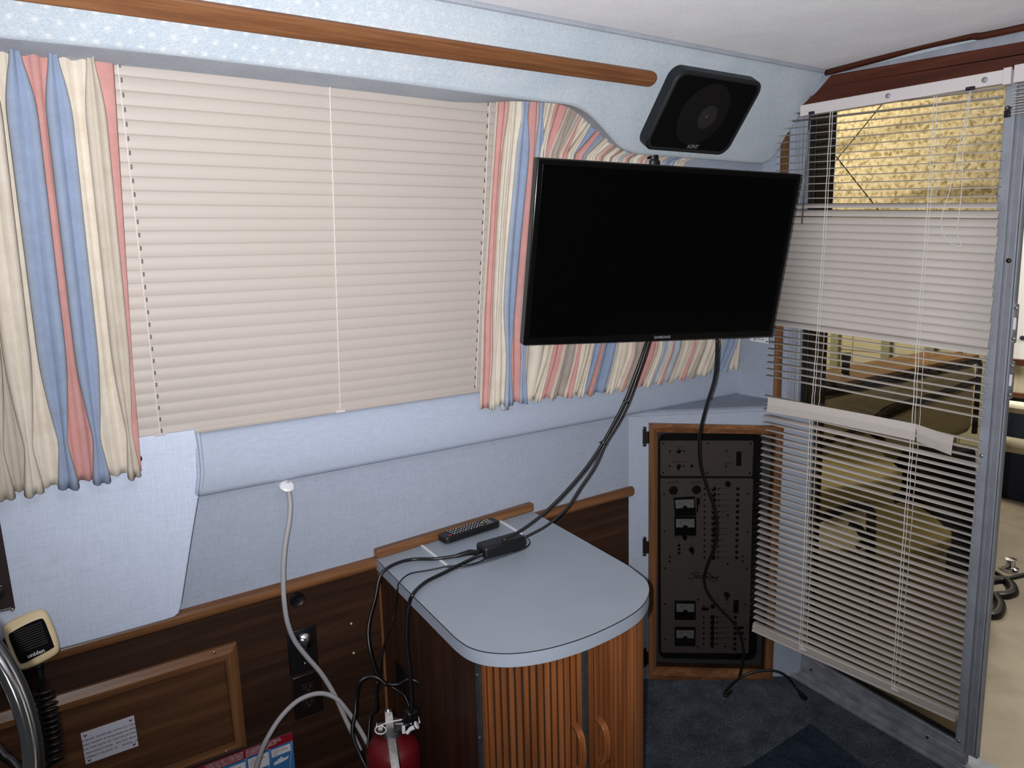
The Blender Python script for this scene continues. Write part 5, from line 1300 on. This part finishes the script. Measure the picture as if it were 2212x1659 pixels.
# vertical bead on the wall beside the cabinet
# instrument plate at the left edge
ipq = [(-60, 1098), (0, 1110 - 18), (32.5, 1313), (-40, 1340)]
yi = D - 0.024
ipl = [Yp(-6, 1092, yi), Yp(33, 1313, yi)]
ip = thing('gauge_plate', 'dark brown instrument plate on the padded panel at the left edge', 'instrument plate', ipl[1] - AX * 0.06)
z1_, z0_ = ipl[0][2], ipl[1][2]; xr0, xr1 = ipl[0][0], ipl[1][0]
mb = MB(); mb.prism([V(xr0 - 0.2, yi - 0.001, z1_), V(xr0, yi - 0.001, z1_), V(xr1, yi - 0.001, z0_), V(xr1 - 0.2, yi - 0.001, z0_)], (0, -0.004, 0)); mb.build('plate', brown_plate, ip, bevel=0.0008)
screw(Yp(27, 1318 - 0, yi - 0.005) + AX * 0.000 + AZ * 0.001, -AY, 0.003, ip, steel)
MB().lathe([(0.011, 0), (0.011, 0.004), (0.007, 0.005), (0, 0.005)], Yp(-4, 1281, yi - 0.005), -AY, 18).build('switch_hole', black, ip, smooth=True)
text('INSTRUMENTS', Yp(6, 1318, yi - 0.0058), AX, AZ, 0.0042, white_t, ip, align='CENTER')
text('STBY', Yp(-2, 1267, yi - 0.0058), AX, AZ, 0.0042, white_t, ip)
# small paper label under the television on the bulkhead
lb = thing('small_label', 'tiny white screwed label just under the right corner of the television', 'label', bk(1645, 742))
P = [PX(*q, B - 0.001) for q in ((1620, 723), (1661, 727), (1661, 742.5), (1621, 736))]
mb = MB(); mb.prism(P, (-0.001, 0, 0)); mb.build('card', white_p, lb)
for q in ((1630.5, 733), (1656.5, 738)): screw(PX(q[0], q[1], B - 0.002), -AX, 0.0028, lb, dark_t)
text('LIVE WELL', PX(1643, 733, B - 0.0024), -AY, AZ, 0.007, dark_t, lb)
cdp = [PX(1662, 722, B - 0.004), PX(1661.5, 742, B - 0.004)]
tag(MB().tube(cdp, 0.0011, 5).build('thin_wire', black_rub), 'very short black wire end hanging beside the tiny white label', 'wire')

# ================================================================== MICROPHONE
grille_rib_m = plain('grille_rib_grey', (26, 26, 30), 0.6)
dm = 1.43
def M_(px, py, d=dm): return PD(px, py, d)
mc = thing('microphone', 'cream handheld radio microphone with black grille on the left wall', 'microphone', M_(70, 1440, dm + 0.02))
cu_, cvv = nrm(M_(90, 1362) - M_(20, 1385)), nrm(M_(56, 1330) - M_(66, 1440)); cvv = nrm(cvv - cu_ * cvv.dot(cu_)); cn = np.cross(cu_, cvv)
mo = M_(67, 1378); cn = nrm(0.8 * nrm(CAM - mo) + 0.2 * cn); cvv = nrm(cvv - cn * cvv.dot(cn)); cu_ = nrm(np.cross(cvv, cn))
k = dm / FPX
def mp(a, b_, c_=0.0): return mo + cu_ * a * k + cvv * b_ * k + cn * c_
body = [(-44, 36), (-38, 46), (-20, 51), (20, 53), (34, 49), (41, 38), (44, 10), (45, -20), (42, -45), (32, -54), (8, -58), (-20, -60), (-34, -56), (-40, -44), (-43, -10)]
bs = spline([V(*q, 0) for q in body], 3, closed=True)
mb = MB(); rows = []
for s_, c_ in ((0.86, -0.020), (0.97, -0.017), (1.0, -0.010), (1.0, 0.0), (0.97, 0.006), (0.90, 0.0085), (0.6, 0.0092)):
    rw = [mp(q[0] * s_, q[1] * s_, c_) for q in bs]; rows.append(rw + [rw[0]])
mb.grid(rows); mb.f.append(tuple(range(len(bs)))); n_ = len(rows) - 1; mb.f.append(tuple(n_ * (len(bs) + 1) + i for i in range(len(bs))))
mb.build('housing', cream_p, mc, smooth=True, angle=60)
gq = spline([V(*q, 0) for q in ((-35, 20), (-28, 26), (0, 31), (26, 32), (33, 26), (35, 0), (36, -30), (33, -37), (0, -42), (-24, -44), (-31, -38), (-34, -10))], 3, closed=True)
mb = MB(); mb.prism([mp(q[0], q[1], 0.0085) for q in gq], cn * 0.0025); gr = mb.build('grille', plain('grille_black', (9, 9, 11), 0.8, spec=0.1), mc, bevel=0.0006)
for i in range(10):
    y_ = 24 - i * 5.0
    mb = MB(); mb.box(mp(1 , y_, 0.0118), (54 * k, 0.0016, 1.6 * k), (cu_, cn, cvv)); mb.build('grille_rib', grille_rib_m, gr)
text('uniden', mp(2, -34.5, 0.0118), cu_, cvv, 11.5 * k, white_t, mc, bold=0.0002, sx=1.05)
mb = MB(); mb.prism([mp(a, b_, -0.022) for a, b_ in ((-43, 22), (-52, 16), (-55, 4), (-53, -22), (-46, -32), (-41, -30))], cn * 0.016); mb.build('talk_button', black, mc, bevel=0.003)
mb = MB(); mb.prism([mp(a, b_, -0.034) for a, b_ in ((-34, 20), (28, 20), (36, -34), (34, -42), (-30, -42))], cn * 0.014); mb.build('back_shell', black, mc, bevel=0.002)
hk = np.array(mp(0, 0, -0.034)); 
MB().tube([mp(0, 10, -0.03), V(mp(0, 10)[0], D - 0.02, mp(0, 10)[2])], 0.008, 10).build('hanger_stud', black, mc)
# coiled lead
lead = [M_(81, 1428), M_(83, 1440), M_(86, 1455), M_(88, 1470), M_(82, 1486), M_(81, 1500)]
MB().tube(spline(lead, 6), [0.0075] * 8 + [0.005] * 23, 10).build('strain_relief', black_rub, mc, smooth='full')
axis_ = [(92, 1490), (96, 1506), (102, 1525), (106, 1545), (110, 1565), (113, 1585), (116, 1610), (118, 1640), (119, 1690)]
ax_ = spline([M_(a, b_) for a, b_ in axis_], 30); pts = []
tot = 0; ctr_n = 13.5
ru_, rd_ = RM @ np.array((1, 0, 0)), RM @ np.array((0, 0, 1))
for i, p in enumerate(ax_):
    f_ = i / len(ax_); ph_ = 2 * math.pi * (ctr_n * (f_ ** 1.15)) + 2.6
    R_ = 0.0125
    pts.append(p + ru_ * R_ * math.cos(ph_) + rd_ * R_ * math.sin(ph_) + (RM @ np.array((0, 1, 0))) * 0.004 * math.cos(ph_) * -1)
MB().tube(pts, 0.0042, 8).build('coiled_cord', black_rub, mc, smooth='full')

# ================================================================== STEERING WHEEL
dw = 0.72
wc = PD(-434, 1722, dw); wr = 0.213
wu = nrm(RM @ np.array((1, 0, 0.05))); wv = nrm(RM @ np.array((0, -1, 0.1))); wv = nrm(wv - wu * wv.dot(wu)); wn = nrm(np.cross(wu, wv))
sw_ = thing('steering_wheel', 'polished steel steering wheel rim cutting the lower left corner', 'steering wheel', wc)
def wpnt(a, r_2, c_=0.0): return wc + wu * math.cos(a) * r_2 + wv * math.sin(a) * r_2 + wn * c_
MB().tube([wpnt(a, wr) for a in np.linspace(0, 2 * math.pi, 97)[:-1]], 0.0066, 20, closed=True).build('rim', chrome, sw_, smooth='full')
MB().tube([wpnt(a, wr + 0.004, -0.007) for a in np.linspace(0, 2 * math.pi, 97)[:-1]], 0.0056, 14, closed=True).build('rim_grip', black_rub, sw_, smooth='full')
for a in (0.60, 2.6, 4.7):
    MB().tube([wpnt(a, wr - 0.004), wpnt(a, 0.12, 0.004), wpnt(a, 0.04, 0.0)], 0.0055, 12).build('spoke', chrome, sw_, smooth='full')
MB().lathe([(0.04, -0.04), (0.045, 0), (0.035, 0.012), (0, 0.016)], wc, wn, 24).build('hub', chrome, sw_, smooth=True)
MB().tube([wc - wn * 0.04, wc - wn * 0.12 - wu * 0.5 - AZ * 0.1], 0.02, 14).build('column', black, sw_)
cable('helm_cable', 'black cord at the bottom left corner behind the steering wheel', [PD(-60, 1560, 1.3), PD(-20, 1600, 1.3), PD(0, 1622, 1.3), PD(12, 1636, 1.3), PD(30, 1650, 1.3), PD(70, 1700, 1.3)], 0.0075)

# ================================================================== FIRE EXTINGUISHER
ed = 1.70; ecx = 848
top = PD(ecx, 1604, ed); er = 0.0605
eb = V(top[0], top[1], floor_z(top[1])); exx = thing('fire_extinguisher', 'red fire extinguisher with steel handle standing beside the table cabinet', 'fire extinguisher', eb)
H_ = top[2] - eb[2] + 0.012
MB().lathe([(0.056, 0), (er, 0.006), (er, H_ - 0.040), (er * 0.97, H_ - 0.026), (er * 0.86, H_ - 0.012), (er * 0.62, H_ - 0.003), (0.022, H_ + 0.002), (0.02, H_ + 0.006)], eb, AZ, 40).build('cylinder', red_m, exx, smooth=True, angle=50)
et = eb + AZ * (H_ + 0.006)
MB().lathe([(0.019, 0), (0.019, 0.012), (0.014, 0.014), (0.014, 0.036), (0, 0.036)], et, AZ, 20).build('valve_neck', steel, exx, smooth=True)
cu2, cf2 = nrm(V(RM[0][0], RM[1][0], 0)), nrm(V(RM[0][2], RM[1][2], 0))          # picture right, and away from the camera
mb = MB(); mb.box(et + AZ * 0.026 + cu2 * 0.018, (0.06, 0.022, 0.018), (cu2, cf2, AZ)); mb.build('valve_body', steel, exx, bevel=0.002)
MB().lathe([(0.0145, 0), (0.0145, 0.010), (0.012, 0.012), (0, 0.012)], et + AZ * 0.016 - cu2 * 0.018, -cu2, 20).build('gauge', steel, exx, smooth=True)
MB().lathe([(0.0165, 0), (0.0165, 0.003), (0.012, 0.003)], et + AZ * 0.016 - cu2 * 0.030, -cu2, 20).build('gauge_ring', chrome, exx, smooth=True)
mb = MB(); P = spline([PD(839, 1537, 1.66), PD(840, 1545, 1.655), PD(842, 1570, 1.64), PD(846, 1600, 1.60), PD(853, 1650, 1.56), PD(858, 1690, 1.54)], 5)
rows = []
for i, p in enumerate(P):
    hw = 0.0075 + 0.0012 * min(1, i / 10)
    rows.append([p - cu2 * hw + cf2 * 0.006, p - cu2 * hw, p + cu2 * hw, p + cu2 * hw + cf2 * 0.006])
mb.grid(rows); o = mb.build('carry_handle', steel, exx, smooth=True, angle=30); md = o.modifiers.new('t', 'SOLIDIFY'); md.thickness = 0.0016
mb = MB(); P = [PD(838, 1532, 1.668), PD(840, 1560, 1.66), PD(843, 1582, 1.645)]
mb.tube(P, [0.008, 0.0085, 0.008], 12); mb.build('lever', steel, exx, smooth=True)
ring = [PD(822, 1577, 1.625) + cu2 * 0.0118 * math.cos(a) + AZ * 0.0095 * math.sin(a) for a in np.linspace(0, 2 * math.pi, 25)[:-1]]
mb = MB(); mb.tube(ring, 0.0014, 6, closed=True); mb.tube([ring[6], PD(835, 1561, 1.625), PD(868, 1554.5, 1.63)], 0.0014, 6); mb.build('safety_pin', cord_m, exx)
mb = MB(); q = PD(872, 1576, 1.64); mb.box(q, (0.007, 0.004, 0.017), (cu2, cf2, AZ)); q = PD(881, 1577, 1.64)
mb.tube([PD(879, 1584, 1.64), PD(886, 1575, 1.64), PD(895, 1571, 1.64)], [0.004, 0.0045, 0.005], 8); mb.lathe([(0.009, 0), (0.0085, 0.003), (0, 0.004)], PD(899, 1567, 1.64), nrm(V(*(PD(899, 1567, 1.64) - PD(886, 1575, 1.64)))), 14)
mb.build('seal_tag', white_p, exx, smooth=True)

# ================================================================== OUTSIDE: COCKPIT AND SHED
def Cy(px, py, y): return PY(px, py, y)
yc = 2.02
# foam-lined shed wall and pale panelled wall under it
mb = MB(); mb.box((6.1, 3.0, 2.35), (0.1, 8.0, 3.0)); o = mb.build('wall_shed', foam_m); struct(o)
pm_ = new_mat('pale_shed_panels'); m, t, b = pm_
br_ = N(t, 'ShaderNodeTexBrick'); br_.offset = 0.0; br_.inputs['Scale'].default_value = 1.0; br_.inputs['Brick Width'].default_value = 0.16; br_.inputs['Row Height'].default_value = 0.30
br_.inputs['Mortar Size'].default_value = 0.006; br_.inputs['Color1'].default_value = lin((242, 236, 208)); br_.inputs['Color2'].default_value = lin((236, 230, 202)); br_.inputs['Mortar'].default_value = lin((176, 168, 136))
t.links.new(coords(t, (1, 1, 1), (0, math.radians(90), math.radians(0)), 'Object'), br_.inputs['Vector'])
t.links.new(br_.outputs['Color'], b.inputs['Base Color'])
mb = MB(); mb.box((6.04, 3.0, 0.25), (0.1, 8.0, 1.2)); struct(mb.build('wall_shed_lower', m))
mb = MB()
for yy_ in (2.95, 3.30, 3.75, 4.1): mb.box((5.97, yy_, 0.25), (0.03, 0.07, 1.2))
struct(mb.build('trim_10', plain('grey_batten', (176, 178, 152), 0.6)))
# crossed stay wires
for i, (a, b_, s_) in enumerate((((1908, 222), (1826, 322), 'thin stay wire rising to the right outside the door glass'), ((1790, 318), (1950, 520), 'thin stay wire running down to the right outside the door glass'))):
    wa, wb = PX(*a, 4.2), PX(*b_, 4.2); wd = wb - wa; hi_, lo_ = (wa, wb) if wa[2] > wb[2] else (wb, wa); wd = nrm(hi_ - lo_)
    tag(MB().tube([lo_ - wd * (lo_[2] - 0.9) / wd[2], hi_ + wd * (3.0 - hi_[2]) / wd[2]], 0.0032, 6).build('stay_wire', plain('stay_wire', (120, 112, 92), 0.6)), s_, 'wire')
# side returns next to the door
mb = MB(); zc0, zc1 = -0.3, 1.96
def vert(mb, px0, px1, py, X, dx, z0=zc0, z1=zc1):
    a, b_ = PX(px0, py, X), PX(px1, py, X); mb.prism([V(X, a[1], z0), V(X, b_[1], z0), V(X, b_[1], z1), V(X, a[1], z1)], (dx, 0, 0))
vert(mb, 1728, 1740, 780, B + 0.07, 0.02); struct(mb.build('trim_11', gasket))
mb = MB(); vert(mb, 1734, 1768, 780, B + 0.10, 0.02); struct(mb.build('trim_12', olive))
mb = MB(); vert(mb, 1762, 1774, 780, B + 0.13, 0.03); 
a, b_ = PX(1765, 350, B + 0.15), PX(1787, 350, B + 0.15); mb.prism([V(B + 0.15, a[1], 1.2), V(B + 0.15, b_[1], 1.2), V(B + 0.15, b_[1], 1.96), V(B + 0.15, a[1], 1.96)], (0.03, 0, 0))
struct(mb.build('trim_13', dkbrown))
# cockpit sole
mb = MB(); mb.prism([V(B + 0.10, 2.2, -0.06), V(B + 0.10, -1.6, -0.12), V(5.0, -1.6, -0.12), V(5.0, 2.2, -0.06)], (0, 0, -0.04)); struct(mb.build('floor_cockpit', cockfloor))
# coaming wall and its teak cap, running aft
k0 = Cy(1812, 835, yc); zc = k0[2]
mb = MB(); mb.prism([V(B + 0.16, yc + 0.20, -0.1), V(4.9, yc + 0.20, -0.1), V(4.9, yc + 0.20, zc - 0.001), V(B + 0.16, yc + 0.20, zc - 0.001)], (0, 0.03, 0)); struct(mb.build('wall_coaming', cream_v))
xs = PY(1812, 830, yc)[0]
mb = MB(); xe_ = PY(2106, 790, yc)[0]
mb = MB(); mb.prism([V(xs, yc - 0.02, zc), V(xe_, yc - 0.02, zc + 0.0), V(xe_, yc + 0.26, zc + 0.0), V(xs, yc + 0.26, zc)], (0, 0, 0.022)); tag(mb.build('coaming_cap', tan_wood, bevel=0.004), 'weathered teak cap on the cockpit side seen through the door blind', 'wooden cap')
p = PY(1826, 815, yc + 0.08); p[2] = zc + 0.022
tag(MB().lathe([(0.022, 0), (0.022, 0.01), (0.019, 0.012), (0.019, 0.08), (0.022, 0.085), (0.022, 0.115), (0, 0.118)], V(PZ(1826, 812, zc + 0.022)[0], PZ(1826, 812, zc + 0.022)[1], zc + 0.022), AZ, 16).build('rod_holder', plain('dark_green_plastic', (28, 44, 42), 0.4), smooth=True), 'dark upright plug standing on the teak cap outside the glass', 'post')
# lounge seat: back cushion along the side, seat cushions, base
x_a, x_b = PY(1775, 860, yc)[0], PY(2108, 860, yc)[0]
st2 = thing('cockpit_bench', 'cream vinyl cockpit lounge with brown piping behind the tinted door glass', 'bench seat', (3.4, yc - 0.1, -0.08))
zb2, zt2 = PY(2090, 940, yc)[2], zc - 0.03
mb = MB(); mb.prism([V(x_a, yc, zb2), V(x_b, yc, zb2), V(x_b, yc, zt2), V(x_a, yc, zt2)], (0, 0.17, 0)); mb.build('back_cushion', cream_v, st2, bevel=0.05, seg=4)
for (a, b_), r_2 in ((((x_a, zt2 + 0.012), (x_b, zt2 + 0.012)), 0.014), (((x_a, (zt2 + zb2) / 2 - 0.02), (x_b, (zt2 + zb2) / 2 + 0.12)), 0.012), (((x_b + 0.005, zt2), (x_b + 0.005, zb2)), 0.016)):
    MB().tube([V(a[0], yc - 0.004, a[1]), V(b_[0], yc - 0.004, b_[1])], r_2, 8).build('piping', piping_m, st2, smooth='full')
arm = [PY(1890, 905, yc - 0.06), PY(1925, 880, yc - 0.05), PY(1990, 862, yc - 0.03), PY(2100, 828, yc - 0.01)]
MB().tube(spline(arm, 6), 0.016, 8).build('arm_strap', piping_m, st2, smooth='full')
MB().tube(spline([PY(1890, 905, yc - 0.06), PY(1878, 925, yc - 0.08), PY(1900, 945, yc - 0.1), PY(1910, 960, yc - 0.12)], 6), 0.018, 8).build('arm_strap', piping_m, st2, smooth='full')
zs1 = 0.50
poly = [PZ(*q, zs1) for q in ((1765, 985), (1830, 962), (1905, 975), (1950, 1012), (1905, 1040), (1830, 1052), (1765, 1062))]
mb = MB(); mb.prism(poly, (0, 0, -0.10)); mb.build('seat_cushion', cream_v2, st2, bevel=0.02, seg=3)
poly = [PZ(*q, 0.40) for q in ((1700, 1062), (1874, 1060), (1884, 1190), (1700, 1190))]
mb = MB(); mb.prism(poly, (0, 0, -0.46)); mb.build('seat_base', cream_v, st2, bevel=0.02)
s3 = thing('cockpit_step_box', 'cream moulded box with a faceted lid behind the lower part of the blind', 'storage box', PZ(1980, 1200, -0.1))
poly = [PZ(*q, 0.24) for q in ((1882, 1098), (1960, 1080), (2010, 1108), (2056, 1148), (2055, 1160), (2022, 1176), (1940, 1196), (1882, 1196))]
mb = MB(); mb.prism(poly, (0, 0, -0.05)); mb.build('lid', cream_v2, s3, bevel=0.008)
poly2 = [p * 0.9 + sum(poly) / len(poly) * 0.1 for p in poly]
mb = MB(); mb.prism([V(p[0], p[1], 0.19) for p in poly2], (0, 0, -0.28)); mb.build('box_body', cream_v, s3, bevel=0.008)
dc = thing('folding_table', 'dark frame with cream panels seen low through the blind slats', 'folding frame', PZ(1850, 1180, -0.1))
dd = 2.62
P = [PD(1765, 1120, dd), PD(1830, 1096, dd), PD(1870, 1092, dd), PD(1882, 1105, dd), PD(1880, 1240, dd)]
MB().tube(P, 0.017, 8).build('frame_tube', black, dc)
MB().tube(spline([PD(1838, 1130, dd - 0.04), PD(1858, 1145, dd - 0.04), PD(1866, 1170, dd - 0.04), PD(1850, 1180, dd - 0.04)], 5), 0.014, 8).build('strap', piping_m, dc, smooth='full')
# navy canvas bolster and dark recess at the right
nv = thing('navy_cushion', 'dark navy canvas bundle beyond the seat, right of the blind slats', 'canvas bundle', (3.7, 1.5, -0.08))
mb = MB(); q = [PD(a, b_, 3.5) for a, b_ in ((2030, 985), (2112, 968), (2112, 1350), (2010, 1260), (2015, 1120), (1985, 1060))]
mb.prism(q, RM @ np.array((0, 0, 0.35))); mb.build('folded_part', navy, nv, bevel=0.02)
# transom: white panel, teak strips, cream padding, rails
xt = 4.75
def zz(py): return PX(2200, py, xt)[2]
mb = MB(); mb.box((xt + 0.14, 1.1, (zz(785) + 1.72) / 2), (0.05, 1.8, 1.72 - zz(785))); struct(mb.build('wall_transom', gel))
tag(MB().lathe([(0.014, 0), (0.012, 0.006), (0, 0.007)], PX(2208, 730, xt + 0.112), -AX, 12).build('snap_fastener', dark_t, smooth=True), 'dark snap stud on the white transom panel at the right edge', 'snap fastener')
mb = MB()
for a, b_ in ((781, 794), (855, 865)): mb.box((xt + 0.10, 1.1, (zz(a) + zz(b_)) / 2), (0.05, 1.8, zz(a) - zz(b_)))
tag(mb.build('transom_trim', wood_beam), 'two brown strips edging the cream transom padding at the right edge', 'wood trim')
mb = MB(); mb.box((xt + 0.13, 1.1, (zz(793) + zz(856)) / 2), (0.05, 1.8, zz(793) - zz(856))); struct(mb.build('trim_14', cream_v))
for i, (a, b_, s_) in enumerate(((866, 892, 'upper cream tubular rail across the dark transom at the right edge'), (945, 978, 'lower cream tubular rail across the dark transom at the right edge'))):
    r_2 = (zz(a) - zz(b_)) / 2
    tag(MB().tube([V(xt - 0.02, 1.98, (zz(a) + zz(b_)) / 2), V(xt - 0.02, 0.3, (zz(a) + zz(b_)) / 2)], r_2, 16).build('padded_rail', cream_v, smooth='full'), s_, 'rail')
mb = MB(); mb.box((xt + 0.13, 1.0, (zz(865) - 0.2) / 2), (0.05, 1.9, zz(865) + 0.2)); struct(mb.build('wall_transom_lower', navy))
# hose and chrome fitting on the cockpit sole
fz = lambda px, py: PZ(px, py, -0.07)
tag(MB().tube(spline([fz(2120, 1262) , fz(2160, 1255), fz(2180, 1262), fz(2188, 1280), fz(2172, 1288), fz(2150, 1290), fz(2160, 1310), fz(2150, 1330), fz(2120, 1330)], 6), 0.024, 10).build('hose', black_rub, smooth='full'), 'thick black hose coiled on the cream cockpit floor', 'hose')
tag(MB().tube(spline([fz(2150, 1238), fz(2175, 1250), fz(2212, 1243), fz(2260, 1230)], 6), 0.012, 8).build('deck_rope', black_rub, smooth='full'), 'thin black cord lying behind the hose on the cockpit floor', 'rope')
cf = thing('deck_fitting', 'small shiny chrome fitting on the cockpit floor at the right edge', 'fitting', fz(2182, 1232))
MB().lathe([(0.035, 0), (0.035, 0.012), (0.02, 0.02), (0.018, 0.05), (0.024, 0.055), (0, 0.06)], fz(2182, 1232), AZ, 18).build('fitting_body', chrome, cf, smooth=True)
